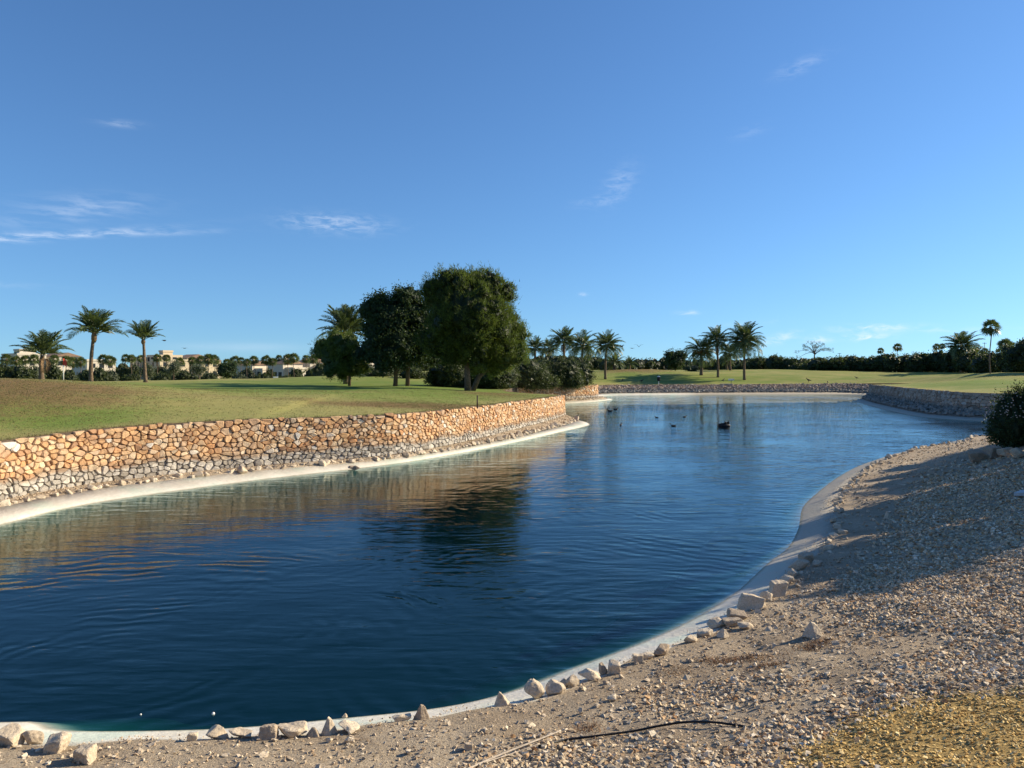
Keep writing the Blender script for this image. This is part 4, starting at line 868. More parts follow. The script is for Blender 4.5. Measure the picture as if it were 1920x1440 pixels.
# trees standing on the bank past the right edge, whose shade falls across the gravel
for i, (x, y, r, h_, lab) in enumerate([(14.6, 16.4, 2.0, 3.5, 'first bank tree past the right edge, nearest the camera'), (17.6, 20.2, 2.4, 3.6, 'tallest and broadest bank tree past the right edge'), (20.0, 24.4, 2.2, 3.1, 'bank tree past the right edge next to the flowering bush'), (23.4, 29.2, 2.2, 2.6, 'low bank tree behind the flowering bush')]):
    z = H(x, y); t = empty('shade_tree', (x, y, z - .05)); tag(t, lab, 'tree', 'trees on the bank past the right edge')
    mb = MB(); mb.tube([(0, 0, 0), (.1, 0, h_ * .5), (.1, .1, h_ * .8)], [.14, .10, .05], 8); mb.build('trunk', M['trunk_bark'], t, True)
    g_ = np.random.default_rng(90 + i); bl = [(0, 0, h_ * .5, r * .8, r * .8, h_ * .5, 1)] + [(math.cos(a) * r * .6, math.sin(a) * r * .6, h_ * g_.uniform(.35, .75), r * .5, r * .5, h_ * g_.uniform(.2, .33), 1) for a in g_.uniform(0, 6.28, 6)]
    crown_obj('crown', M['ficus_leaf'], t, blobs=bl, n=5000, leaf=.22, wid=.11, seed=95 + i, clump=.45, per=30, rough=.3, core=.72)

# --- palms
def frond_mesh(bend, seed, nl=30, droop=.3, lw=.026, stiff=.5):
    g_ = np.random.default_rng(seed); mb = MB(); n = 13; t = np.linspace(0, 1, n); an = -bend * t ** 1.6; seg = 1 / (n - 1)
    x = np.concatenate([[0], np.cumsum(np.cos(an[:-1]) * seg)]); z = np.concatenate([[0], np.cumsum(np.sin(an[:-1]) * seg)])
    Pth = np.column_stack([x, np.zeros(n), z]); mb.tube(Pth, np.linspace(.013, .003, n), 4, .75, cap=False)
    for sgn in (-1, 1):
        for k in range(nl):
            s = .16 + .84 * (k + g_.uniform(0, .7)) / nl; s = min(s, .995); b = np.array([np.interp(s, t, x), 0, np.interp(s, t, z)]); a = np.interp(s, t, an)
            fw_ = np.array([math.cos(a), 0, math.sin(a)]); upv = np.array([-math.sin(a), 0, math.cos(a)])
            L = .27 * (math.sin(math.pi * min(1, .18 + s * .86)) ** .6 + .1) * g_.uniform(.85, 1.1)
            d_ = fw_ * g_.uniform(.55, .85) + np.array([0, sgn * .75, 0]) + upv * g_.uniform(.15, .45); d_ /= np.linalg.norm(d_)
            m1 = b + d_ * L * .55; tp = b + d_ * L + np.array([0, 0, -1]) * L * droop * g_.uniform(.6, 1.3)
            wv_ = fw_ * lw * .5; tn_ = g_.uniform(.2, .9)
            mb.add([b - wv_ * .6, b + wv_ * .6, m1 + wv_, tp, m1 - wv_], [[(0, 1, 2, 3, 4)]], tn_)
    return mb.build('frond', M['palm_leaf'], only_mesh=True)
FR = [[frond_mesh(b, 700 + i * 3 + j) for j in range(2)] for i, b in enumerate((.35, .8, 1.25, 1.7))]
FRD = frond_mesh(2.0, 790); FRD.materials[0] = M['dead_frond']
def trunk_mesh(h, r0, r1, lean, seed, rings=True, flare=1.25):
    g_ = np.random.default_rng(seed); n = int(max(10, h / .28)); t = np.linspace(0, 1, n); mb = MB()
    r = r0 + (r1 - r0) * t; r = r * (1 + (flare - 1) * np.exp(-t * h / .5)) * (1 + g_.normal(0, .045, n))
    x = lean[0] * t ** 1.6 + .04 * np.sin(t * 5 + seed); y = lean[1] * t; mb.tube(np.column_stack([x, y, t * h]), r, 9, .5); return mb
def palm(px, D, base, crown_y, rpx, label, n=42, emin=-20, emax=85, r0=.20, r1=.16, lean_px=0, boss=0, fruit=0, dead=0, seed=0, wind=0, group=None, droopv=0, hbase=None, cat='palm tree'):
    g_ = np.random.default_rng(seed + 1000); x, y = AT(px, D); z = H(x, y) - .05 if hbase is None else hbase
    t = empty('date_palm', (x, y, z)); tag(t, label, cat, group); h = ZAT(crown_y, D) - z; ln = lean_px * D / FP; L = rpx * D / FP
    trunk_mesh(h, r0, r1, (ln, 0), seed).build('trunk', M['palm_bark'], t, True)
    top = np.array([ln + .04 * math.sin(5 + seed), 0, h])
    if boss:
        mb = MB(); mb.tube([top + (0, 0, -boss * 1.1), top + (0, 0, -boss * .7), top + (0, 0, -boss * .2), top + (0, 0, boss * .3)], [r1 * 1.0, r1 * boss * 2.1 if boss > .7 else r1 * 1.6, r1 * 1.7, r1 * .8], 9)
        mb.build('boss', M['dead_frond'], t, True)
    n = int(n * 1.0)
    for k in range(n):
        f = (k + .5) / n; e = emax - (emax - emin) * f ** .85 + g_.normal(0, 5); a = k * 2.39996 + g_.normal(0, .15)
        vi = int(np.clip(round(.2 + 2.4 * f + droopv + g_.normal(0, .45)), 0, 3)); me = FR[vi][g_.integers(2)]; s_ = L * g_.uniform(.92, 1.18) * (1 if f > .2 else .85)
        a += wind * math.sin(a)
        inst('frond', me, t, tuple(top + (math.cos(a) * .1, math.sin(a) * .1, .02 + .25 * (1 - f))), (g_.normal(0, .25), -R(e), a), s_)
    for k in range(dead):
        a = g_.uniform(0, 6.28); inst('dead_frond', FRD, t, tuple(top + (0, 0, -.1)), (0, R(30 + 30 * g_.random()), a), L * .75)
    if fruit:
        for k in range(fruit):
            mb = MB(); a = k * 2.4 + seed; q = g_.uniform(.5, .8) * L * .55
            for j in range(16):
                b = a + g_.normal(0, .25); mb.tube([(0, 0, 0), (math.cos(b) * q * .6, math.sin(b) * q * .6, .12), (math.cos(b) * q, math.sin(b) * q, -.25 - .5 * g_.random())], [.018, .03, .035], 3, cap=False)
            mb.build('fruit_stalk', M['fruit_stalk'], t, loc=tuple(top))
    return t
GL, GC, GR_ = 'three tall date palms standing on the left green', 'date palms in the group beyond the dark bushes', 'date palms in the group on the far fairway'
palm(77, 84, 716, 666, 50, 'leftmost palm on the left green, short trunk and wide spreading fronds', 30, 20, 86, .27, .21, 3, seed=1, group=GL, dead=2, droopv=-.7)
palm(170, 82, 722, 626, 52, 'tallest palm on the left green with a brown bulge under its crown', 30, 20, 86, .22, .16, 6, boss=.85, seed=2, group=GL, droopv=-.5)
palm(273, 82, 722, 638, 37, 'slim palm with a small narrow crown, right of the tallest on the left green', 24, 30, 86, .20, .13, -5, boss=.4, seed=3, group=GL, droopv=-.8)
palm(650, 79, 718, 626, 56, 'palm rising behind the light green pine with orange stalks in its crown', 40, 10, 88, .3, .25, 0, boss=.7, seed=4, fruit=3, droopv=-.5)
palm(1003, 122, 708, 654, 25, 'shortest palm at the left end of the group beyond the dark bushes', 38, -30, 85, .21, .17, seed=5, group=GC)
palm(1030, 124, 708, 655, 24, 'palm second from the left beyond the dark bushes, dense low crown', 38, -30, 85, .21, .17, seed=6, group=GC, dead=4)
palm(1058, 120, 708, 641, 31, 'palm third from the left beyond the dark bushes, upright crown', 40, -25, 85, .21, .17, seed=7, group=GC, dead=3)
palm(1092, 116, 708, 650, 34, 'palm fourth from the left beyond the dark bushes, crown drooping right', 40, -35, 85, .21, .17, seed=8, group=GC, droopv=.3)
palm(1135, 124, 708, 650, 34, 'palm with a full tall bare trunk just right of the dark bushes', 44, -30, 85, .20, .16, 2, seed=9, group=GC, droopv=.3, fruit=1)
palm(1152, 140, 706, 682, 22, 'low trunkless palm right of the tall bare trunk', 36, -20, 85, .3, .28, seed=10, droopv=.2)
palm(1180, 146, 704, 684, 17, 'smaller low palm on the right of the trunkless one', 34, -20, 85, .26, .24, seed=11)
palm(1315, 130, 705, 659, 38, 'drooping palm with bright orange fruit stalks, left of the far group', 34, -35, 85, .25, .21, seed=12, group=GR_, fruit=5, droopv=.6)
palm(1346, 128, 707, 641, 33, 'palm second from the left of the far group, small round crown', 40, -30, 85, .20, .16, -1, seed=13, group=GR_, droopv=.2, dead=2)
palm(1369, 146, 702, 664, 22, 'distant smaller palm between the two tallest of the far group', 34, -30, 85, .20, .16, seed=14, group=GR_, fruit=1)
palm(1363, 150, 702, 678, 15, 'little dark palm behind the far group', 30, -20, 85, .22, .2, seed=15, group=GR_)
palm(1396, 126, 708, 640, 41, 'tallest palm of the far group with a big full crown', 50, -35, 86, .21, .17, -1, seed=16, group=GR_, fruit=2, droopv=.3, dead=2)
palm(1803, 135, 690, 652, 36, 'broad date palm rising over the hedge on the right', 50, -35, 86, .3, .26, seed=17, droopv=.4)
palm(1831, 140, 690, 665, 20, 'smaller palm touching the broad one over the right hedge', 36, -30, 86, .3, .26, seed=18)
def fan_crown(seed, n=34):
    g_ = np.random.default_rng(seed); mb = MB()
    for k in range(n):
        f = (k + .5) / n; e = R(85 - 135 * f ** .9 + g_.normal(0, 6)); a = k * 2.4 + g_.normal(0, .2); d_ = np.array([math.cos(e) * math.cos(a), math.cos(e) * math.sin(a), math.sin(e)]); s_ = np.array([-math.sin(a), math.cos(a), 0]); u = np.cross(s_, d_) * -1; rl = g_.normal(0, .55); s_, u = s_ * math.cos(rl) + u * math.sin(rl), u * math.cos(rl) - s_ * math.sin(rl)
        b = d_ * .32; mb.add([(0, 0, 0), b - s_ * .012, b + s_ * .012], [[(0, 1, 2)]], .6)
        for j in range(9):
            q = (j - 4) / 4 * 1.15; dd_ = d_ * math.cos(q) + s_ * math.sin(q); L = .64 * (1 - .1 * abs(q)) * g_.uniform(.9, 1.1); w2 = np.cross(dd_, u) * .045
            mb.add([b, b + dd_ * L * .6 - w2, b + dd_ * L + np.array([0, 0, -.16]) * g_.uniform(.5, 1.3), b + dd_ * L * .6 + w2], [[(0, 1, 2, 3)]], g_.uniform(.15, .95))
    return mb.build('crown', M['fan_leaf'], only_mesh=True)
FC = [fan_crown(810 + i) for i in range(4)]
FT = [trunk_mesh(1, .022, .017, (0.01 * i, 0), 820 + i).build('trunk', M['palm_bark'], only_mesh=True, smooth=True) for i in range(2)]
mb = MB(); mb.tube([(0, 0, -.7), (0, 0, -.45), (0, 0, -.1), (0, 0, .1)], [.08, .17, .18, .08], 8); SK = mb.build('skirt', M['dead_frond'], only_mesh=True)
def fanpalm(px, D, top, rpx, label, group=None, i=0, zb=None):
    x, y = AT(px, D); z = (H(x, y) if zb is None else zb) - .1; r = rpx * D / FP; h = ZAT(top, D) - z - r * .95
    t = empty('fan_palm', (x, y, z)); tag(t, label, 'palm tree', group)
    inst('trunk', FT[i % 2], t, (0, 0, 0), (0, 0, i), (h * .55 if h < 9 else 7, h * .55 if h < 9 else 7, h))
    inst('crown', FC[i % 4], t, (0, 0, h), (0, 0, i * 1.3), r); inst('skirt', SK, t, (0, 0, h), (0, 0, 0), r)
    return t
fanpalm(1857, 105, 594, 21, 'tall slim fan palm standing well above the hedge on the right', i=0)
fanpalm(1885, 120, 631, 17, 'fan palm at the right, between the tall slim one and the dark tree mass', i=1)
fanpalm(1892, 124, 636, 15, 'smaller fan palm partly behind the dark tree mass at the right edge', i=2)
fanpalm(1846, 128, 650, 9, 'tiny fan palm at the foot of the tall slim one', i=3)
fanpalm(1683, 170, 641, 11, 'small lone fan palm over the hedge, left of the feathery tree', i=2)
fanpalm(1756, 165, 642, 9, 'left of a pair of small fan palms over the right hedge', i=3)
fanpalm(1766, 166, 642, 8, 'right of a pair of small fan palms over the right hedge', i=1)
fanpalm(1651, 185, 650, 8, 'small fan palm topping a bush at the left of the right hedge', i=0)
BP = [(12, 660, 13), (30, 664, 12), (48, 663, 11), (64, 661, 12), (101, 662, 11), (124, 664, 12), (137, 666, 13), (151, 666, 12), (194, 661, 12), (206, 663, 13), (236, 661, 10), (247, 662, 10), (264, 663, 9), (295, 661, 10), (312, 662, 9),
      (337, 667, 11), (361, 666, 10), (377, 664, 11), (391, 660, 13), (402, 662, 12), (425, 670, 10), (441, 664, 12), (452, 667, 9), (463, 670, 9), (476, 664, 11), (499, 663, 12), (511, 668, 10), (523, 663, 9), (540, 660, 13), (551, 659, 12), (574, 663, 10), (587, 662, 11), (668, 672, 9), (688, 668, 9)]
g_ = np.random.default_rng(4)
cnt = {}; ORD = 'first second third fourth fifth sixth seventh eighth ninth tenth eleventh twelfth'.split()
for i, (px, top, r) in enumerate(BP):
    nb = (px < 215 and 'at the far left') or (px < 330 and 'before the cream apartment block') or (px < 430 and 'between apartment block and villas') or (px < 600 and 'before the white villas') or 'behind the light green pine'
    cnt[nb] = cnt.get(nb, 0) + 1
    fanpalm(px, g_.uniform(165, 205), top, r * 1.12, 'distant fan palm, ' + ORD[cnt[nb] - 1] + ' from left ' + nb, 'fan palms lining the houses on the left', i, )
# --- distant trees and hedges
def rtree(px, D, rpx, rpy, cy, label, mt, n, seed, trunk=.12, name='tree', leaf=.3, wid=.18, group=None, mode='leaf', **kw):
    x, y = AT(px, D); z = H(x, y) - .05; k = D / FP; t = empty(name, (x, y, z)); tag(t, label, 'tree', group); g_ = np.random.default_rng(seed); cz = ZAT(cy, D) - z
    mb = MB(); mb.tube([(0, 0, 0), (.05, 0, cz * .6), (.1, 0, cz)], [trunk, trunk * .8, trunk * .4], 7); mb.build('trunk', M['trunk_bark'], t, True)
    bl = [(0, 0, cz, rpx * k * .8, rpx * k * .8, rpy * k * .85, 1)] + [(math.cos(a) * rpx * k * .5, math.sin(a) * rpx * k * .5, cz + g_.uniform(-.4, .45) * rpy * k, rpx * k * .5, rpx * k * .5, rpy * k * .5, 1) for a in g_.uniform(0, 6.28, 5)]
    crown_obj('crown', M[mt], t, blobs=bl, n=n, leaf=leaf, wid=wid, seed=seed, mode=mode, **{**dict(clump=.5, per=24, rough=.16, core=.8), **kw}); return t
rtree(1266, 150, 22, 19, 675, 'round dark tree standing alone on the far fairway', 'ficus_leaf', 5000, 101, name='round_tree')
bush(1301, 146, 12, 684, 'grey green bush beside the round dark tree', 'olive_leaf', 1500, 102, leaf=.25, wid=.14)
rtree(325, 118, 15, 15, 690, 'grey green olive tree on the lawn before the apartment block', 'olive_leaf', 3500, 103, name='olive_tree', leaf=.2, wid=.08, core=.6)
rtree(373, 128, 17, 12, 694, 'lower grey green olive tree right of the other one', 'olive_leaf', 3500, 104, name='olive_tree', leaf=.2, wid=.08, core=.6)
rtree(425, 150, 18, 17, 694, 'round black-green tree in front of the first white villa', 'ficus_leaf', 3500, 105, name='round_tree')
rtree(275, 150, 13, 13, 694, 'light green tree beside the slim palm trunk', 'olive_leaf', 2500, 106, core=.7)
# feathery tree with bare branches
x, y = AT(1527, 160); z = H(x, y); t = empty('feathery_tree', (x, y, z)); tag(t, 'pale umbrella-shaped tree with thin open branches above the far hedge', 'tree'); k = 160 / FP; mb = MB(); g_ = np.random.default_rng(8)
mb.tube([(-.2, 0, 0), (0, 0, 3.2), (.1, 0, 4.6)], [.16, .12, .08], 6); tips = []
for i in range(17):
    a = (i - 8) / 8; ex = a * 31 * k + g_.normal(0, .2); ez = ZAT(643 + 20 * a * a + g_.uniform(-5, 9), 160) - z; yy = g_.uniform(-1.8, 1.8); mb.tube([(0, 0, 3.2 + g_.uniform(0, 1.2)), (ex * .5, yy * .5, (ez + 4.0) * .55), (ex, yy, ez)], [.06, .04, .02], 4, cap=False); tips.append((ex, yy, ez, .75, .7, .3, 1))
mb.build('trunk', M['trunk_bark'], t); crown_obj('crown', M['olive_leaf'], t, blobs=tips, n=1500, leaf=.2, wid=.08, seed=9, clump=.3, per=14, core=0)
# right hedge: one bush after another
HB = [(1400, 168, 16, 678), (1424, 165, 20, 669), (1452, 162, 20, 667), (1480, 160, 20, 673), (1505, 158, 24, 677), (1535, 152, 26, 672), (1567, 150, 26, 670), (1600, 150, 26, 667), (1632, 148, 26, 669), (1663, 146, 24, 663), (1697, 146, 26, 666), (1728, 142, 26, 662), (1760, 140, 26, 657), (1795, 138, 28, 656), (1830, 132, 28, 660), (1860, 122, 28, 660), (1895, 116, 30, 647), (1925, 110, 32, 637), (1965, 104, 40, 628)]
HL = ['at the left end, beyond the far group of palms', 'with a domed top, second in the far hedge', 'third in the far hedge, tall and pale topped', 'left of the feathery tree, dipping in the hedge top', 'directly under the left half of the feathery tree', 'directly under the feathery tree', 'right of the feathery tree', 'at the start of the long level hedge on the right',
      'below the small fan palm that tops a bush', 'just left of the lone small fan palm', 'just right of the lone small fan palm', 'left of the pair of small fan palms', 'below the pair of small fan palms', 'under the broad date palm', 'right of the broad date palm', 'at the foot of the tall slim fan palm', 'between the tall slim fan palm and the right edge', 'tallest, at the very right edge of the photo', 'just past the right edge of the photo']
for i, (px, D, r, top) in enumerate(HB):
    bush(px, D, r * 1.05, top, 'dark evergreen hedge bush ' + HL[i], ('hedge_leaf', 'bush_leaf')[i % 3 == 1], 4200, 120 + i, group='bushes forming the dark hedge on the right', leaf=.3, wid=.17, clump=.45, lobes=4, name='hedge_bush')
# bushes in the left background
LB = [(8, 112, 26, 683), (38, 112, 24, 686), (68, 114, 20, 688), (100, 118, 18, 684), (128, 140, 16, 692), (160, 150, 18, 694), (185, 150, 18, 690), (210, 152, 14, 694), (245, 160, 14, 700), (300, 160, 15, 700), (345, 165, 20, 694), (395, 165, 16, 698), (448, 168, 16, 702), (490, 170, 14, 702), (535, 172, 14, 704), (590, 150, 16, 690), (600, 140, 18, 680), (-25, 112, 26, 680), (228, 195, 15, 688), (252, 200, 13, 684), (300, 200, 14, 686), (318, 205, 14, 690), (465, 188, 13, 690), (505, 186, 12, 692), (553, 186, 13, 690)]
for i, (px, D, r, top) in enumerate(LB):
    bush(px, D, r, top, 'dark bush ' + ['at the far left edge, first of the shaded row', 'second from the left edge in the shaded row', 'behind the leftmost palm trunk', 'right of the leftmost palm trunk, lit on top', 'beside the flagstick', 'left of the tallest left palm', 'right behind the tallest left palm', 'left of the apartment block', 'at the foot of the apartment block', 'right foot of the apartment block', 'between the two olive trees', 'right of the lower olive tree', 'before the first white villa', 'before the middle white villa', 'before the right white villa', 'left of the light green pine, low', 'left of the light green pine, tall', 'just past the left edge of the photo', 'left foot of the apartment block, taller', 'against the middle of the apartment block', 'against the right wing of the apartment block', 'in the gap right of the apartment block', 'against the first white villa', 'between the first two white villas', 'between the last two white villas'][i],
         ('hedge_leaf', 'bush_leaf', 'olive_leaf')[i % 5 % 3], 2400, 150 + i, group='bushes before the houses on the left', leaf=.28, wid=.16, name='garden_bush')
# far wood on the horizon
mb_b = []; g_ = np.random.default_rng(33)
for a in np.arange(-.72, .72, .0105):
    D = 300 + g_.uniform(-30, 30); hgt = g_.uniform(2.2, 4.2) + (1.2 if a > .1 else 2.2); x = D * math.tan(a); y = D; z = H(x, y); mb_b.append((x, y, z + hgt * .4, g_.uniform(2.2, 3.6), 3, hgt * .6, 1))
tag(crown_obj('far_wood', M['hedge_leaf'], None, blobs=mb_b, n=26000, leaf=.7, wid=.4, seed=34, clump=.8, per=16, core=.85), 'dark line of distant woodland along the horizon', 'wood', None, 'stuff')
# rough grass on the brown slopes and along the wall top
g_ = np.random.default_rng(40); n = 130000; x = g_.uniform(-26, 3, n); y = g_.uniform(19, 56, n); d, ze = dist_poly(x, y, FE, FZ)
pr = np.maximum(np.exp(-((x + 19) / 6) ** 2 - ((y - 30) / 8) ** 2), .9 * np.exp(-((x + 4) / 5) ** 2 - ((y - 39.5) / 3.5) ** 2)); pr = np.maximum(pr, .22); pr = np.maximum(pr, .8 * np.exp(-(d / .5) ** 2)) * sm((wob(x, y, 1.2, 15) + .8) / 1.2)
k = inpoly(x, y, polyF) & (d > .02) & (g_.random(n) < pr) & (np.abs(x / y) < .8); x, y, d, ze = x[k], y[k], d[k], ze[k]; z = far_h(x, y, (d, ze)); n = len(x)
V = np.zeros((n, 3, 3, 3)); 
for j in range(3):
    a = g_.uniform(0, 6.28, n); L = g_.uniform(.015, .045, n) * np.where(d < .3, 2.0, 1); w_ = .008 + .006 * g_.random(n); ox = g_.normal(0, .03, n); oy = g_.normal(0, .03, n)
    V[:, j, 0] = np.stack([x + ox - np.cos(a) * w_, y + oy - np.sin(a) * w_, z - .01], 1); V[:, j, 1] = np.stack([x + ox + np.cos(a) * w_, y + oy + np.sin(a) * w_, z - .01], 1)
    V[:, j, 2] = np.stack([x + ox + g_.normal(0, .02, n), y + oy + g_.normal(0, .02, n), z + L], 1)
tag(mesh_np('rough_grass', V.reshape(-1, 3), [np.arange(n * 9).reshape(-1, 3)], M['grass_blade'], False, {'tint': np.repeat(g_.random(n), 9)}), 'rough dry grass on the slope above the long wall', 'grass', None, 'stuff')
# ------------------------------------------------------------------ houses on the left, behind the palms
def building(name, px, D, rz, label, blocks, wm, group=None, zb=None):
    """blocks in metres about the base: (x0,y0,x1,y1,z0,z1, roof) ; windows are laid on the two faces towards the camera"""
    x, y = AT(px, D); z = (H(x, y) if zb is None else zb) - .1; t = empty(name, (x, y, z), rz); tag(t, label, 'building', group)
    for (x0, y0, x1, y1, z0, z1, roof, wins) in blocks:
        mb = MB().box((x0, y0, z0), (x1, y1, z1)); mb.build('wall', M[wm], t)
        if roof == 'tile':
            mb = MB(); o = .35; cx = (x0 + x1) / 2; V = [(x0 - o, y0 - o, z1 + .01), (x1 + o, y0 - o, z1 + .01), (x1 + o, y1 + o, z1 + .01), (x0 - o, y1 + o, z1 + .01), (x0 - o, (y0 + y1) / 2, z1 + 1.3), (x1 + o, (y0 + y1) / 2, z1 + 1.3)]
            mb.add(V, [[(0, 1, 5, 4), (2, 3, 4, 5)], [(1, 2, 5), (3, 0, 4)], [(3, 2, 1, 0)]]); mb.build('roof', M['roof_tile'], t)
        elif roof == 'flat':
            mb = MB(); 
            for a, b in (((x0 - .15, y0 - .15), (x1 + .15, y0 + .1)), ((x0 - .15, y1 - .1), (x1 + .15, y1 + .15)), ((x0 - .15, y0 + .1), (x0 + .1, y1 - .1)), ((x1 - .1, y0 + .1), (x1 + .15, y1 - .1))): mb.box((*a, z1 + .005), (*b, z1 + .55))
            mb.build('parapet', M[wm], t)
        elif roof == 'pergola':
            mb = MB()
            for a in (x0, x1 - .2):
                for b in (y0, y1 - .2): mb.box((a, b, z1 + .01), (a + .2, b + .2, z1 + 1.5))
            for k in range(9): mb.box((x0 - .3, y0 + (y1 - y0) * k / 8.2, z1 + 1.51), (x1 + .3, y0 + (y1 - y0) * k / 8.2 + .15, z1 + 1.65))
            mb.build('pergola', M['dark_timber'], t)
        for (face, u, v, ww, hh_) in wins:
            if face == 'f': a = (x0 + u, y0 - .03, z0 + v); b = (x0 + u + ww, y0 + .08, z0 + v + hh_); fa = (x0 + u - .1, y0 - .06, z0 + v - .15); fb_ = (x0 + u + ww + .1, y0 - .031, z0 + v - .01)
            else: a = (x1 - .08, y0 + u, z0 + v); b = (x1 + .03, y0 + u + ww, z0 + v + hh_); fa = (x1 + .031, y0 + u - .1, z0 + v - .15); fb_ = (x1 + .06, y0 + u + ww + .1, z0 + v - .01)
            w_ = MB().box(a, b).build('window', M['window_dark'], t); MB().box(fa, fb_).build('sill', M[wm], w_)
    return t
def wins(face, n, w0, step, levels, ww=1.3, hh_=1.3): return [(face, w0 + k * step, lv, ww, hh_) for k in range(n) for lv in levels]
RZ = R(-40)
building('apartment_block', 268, 235, RZ, 'cream three-storey apartment block with terraces behind the fan palms', [
    (-9, 0, -2, 9, 0, 6.4, 'flat', wins('f', 3, .9, 2.2, (1.2, 4.0)) + wins('r', 3, 1, 2.8, (1.2, 4.0))),
    (0, 5, 2.6, 8, 7.62, 8.5, 'flat', []), (-2, 2, 5, 10, 0, 7.6, None, wins('f', 3, .8, 2.2, (.9, 3.2, 5.6)) + wins('r', 2, 1.4, 3.4, (.9, 3.2, 5.6))),
    (5, 0, 11, 9, 0, 5.6, 'flat', wins('f', 2, 1, 2.6, (1.2, 4.0)) + wins('r', 3, 1, 2.7, (1.2, 4.0))),
    (-4, -3, 1, -.02, 0, 3.1, 'flat', wins('f', 2, .8, 2.2, (1.2,)) + wins('r', 1, .8, 2, (1.2,)))], 'cream_render')
building('apartment_block', 345, 262, RZ, 'long low cream block with brown roofs, right of the apartment block', [
    (-6, 0, 2, 8, 0, 7.0, 'tile', wins('f', 3, .9, 2.4, (1.2, 4.2)) + wins('r', 3, .9, 2.4, (1.2, 4.2))), (3, 1, 10, 8, 0, 6.0, 'tile', wins('f', 3, .9, 2.1, (1.2, 4)) + wins('r', 2, 1.2, 2.8, (1.2, 4)))], 'cream_render')
building('low_house', 20, 240, RZ, 'pale house with a flat white roof line at the far left edge', [(-8, 0, 6, 8, 0, 7.6, 'flat', wins('f', 5, 1, 2.6, (1.2, 4.4)) + wins('r', 3, 1, 2.4, (1.2, 4.4))), (-2, 1.5, 3, 6, 7.61, 9.0, 'flat', [])], 'white_render', 'pale houses at the far left')
building('low_house', 88, 246, RZ, 'pale house between the leftmost palm trunk and the flagstick', [(-7, 0, 6, 8, 0, 7.2, 'tile', wins('f', 4, 1, 2.6, (1.2, 4.4)) + wins('r', 3, 1, 2.4, (1.2, 4.4)))], 'white_render', 'pale houses at the far left')
building('low_house', 150, 225, RZ, 'white house half hidden behind the tallest left palm', [(-6, 0, 5, 8, 0, 5.6, 'flat', wins('f', 4, 1, 2.4, (1.2, 3.6)) + wins('r', 3, 1, 2.4, (1.2, 3.6)))], 'white_render', 'pale houses at the far left')
VL = ['white villa with a brown tiled roof behind the round black-green tree', 'white villa with a bright sunlit gable, in the middle of the row', 'white villa with tall chimney just left of the light green pine', 'white villa glimpsed behind the trunk of the light green pine']
for i, (px, D, h_) in enumerate([(462, 208, 4.3), (520, 200, 4.6), (572, 206, 5.0), (668, 215, 5.2)]):
    b = building('villa', px, D, R(-34 - 5 * i), VL[i], [(-4.5, 0, 2.5, 6, 0, h_, 'tile', wins('f', 3, .8, 2.1, (1.0,), 1.4, 1.5) + wins('r', 2, 1.2, 2.6, (1.0,), 1.2, 1.4)), (2.5, 1, 5.5, 5.5, 0, h_ - 1.4, 'flat', wins('f', 1, .8, 2, (.9,), 1.4, 1.6) + wins('r', 1, 1.5, 2, (.9,), 1.4, 1.6)), (-1.2, 2.6, -.4, 3.4, h_ + .5, h_ + 2.3, None, [])], 'white_render', 'white villas left of the light green pine')

# ------------------------------------------------------------------ things on the grass
def stick(name, px, D, top, r, mt, label, cat, group=None, extra=None):
    x, y = AT(px, D); z = H(x, y) - .05; h_ = ZAT(top, D) - z; t = empty(name, (x, y, z)); tag(t, label, cat, group)
    mb = MB(); mb.tube([(0, 0, 0), (0, 0, h_)], [r, r * .9], 8); mb.build('pole', M[mt], t, True)
    if extra: extra(t, h_)
    return t
def flag(t, h_):
    mb = MB(); mb.tube([(0, 0, h_ * .72), (0, 0, h_ * 1.0)], [.06, .06], 8); mb.build('sleeve', M['flag_red'], t, True)
    mb = MB(); n = 6
    for k in range(n):
        a0, a1 = k / n, (k + 1) / n; mb.add([(.05 + a0 * .3, .04 * math.sin(a0 * 5), h_ - .62 - a0 * .3), (.05 + a1 * .3, .04 * math.sin(a1 * 5), h_ - .62 - a1 * .3), (.05 + a1 * .3, .04 * math.sin(a1 * 5), h_ - .02 - a1 * .3), (.05 + a0 * .3, .04 * math.sin(a0 * 5), h_ - .02 - a0 * .3)], [[(0, 1, 2, 3)]])
    mb.build('flag', M['flag_red'], t)
stick('flagstick', 119, 78, 672, .05, 'white_paint', 'golf flagstick on the left green, white pole with a red top', 'flagstick', extra=flag)
def capd(t, h_):
    mb = MB(); mb.tube([(0, 0, h_ * .96), (0, 0, h_ * 1.02)], [.06, .03], 8); mb.build('cap', M['dark_metal'], t)
stick('marker_post', 895, 38.2, 742, .035, 'dark_metal', 'short rust brown post on the lawn above the long wall', 'post', extra=capd)
def box_thing(name, px, D, w_, h_, mt, label, cat, px_part=None):
    x, y = AT(px, D); z = H(x, y) - .03; t = empty(name, (x, y, z), .4); tag(t, label, cat)
    MB().box((-w_ / 2, -w_ / 3, 0), (w_ / 2, w_ / 3, h_ * .85)).build('body', M[mt], t); MB().box((-w_ * .56, -w_ * .4, h_ * .85 + .005), (w_ * .56, w_ * .4, h_)).build('lid', M[mt], t); return t
box_thing('litter_bin', 517, 135, .75, 1.0, 'white_paint', 'small white bin on the rough grass before the villas', 'bin')
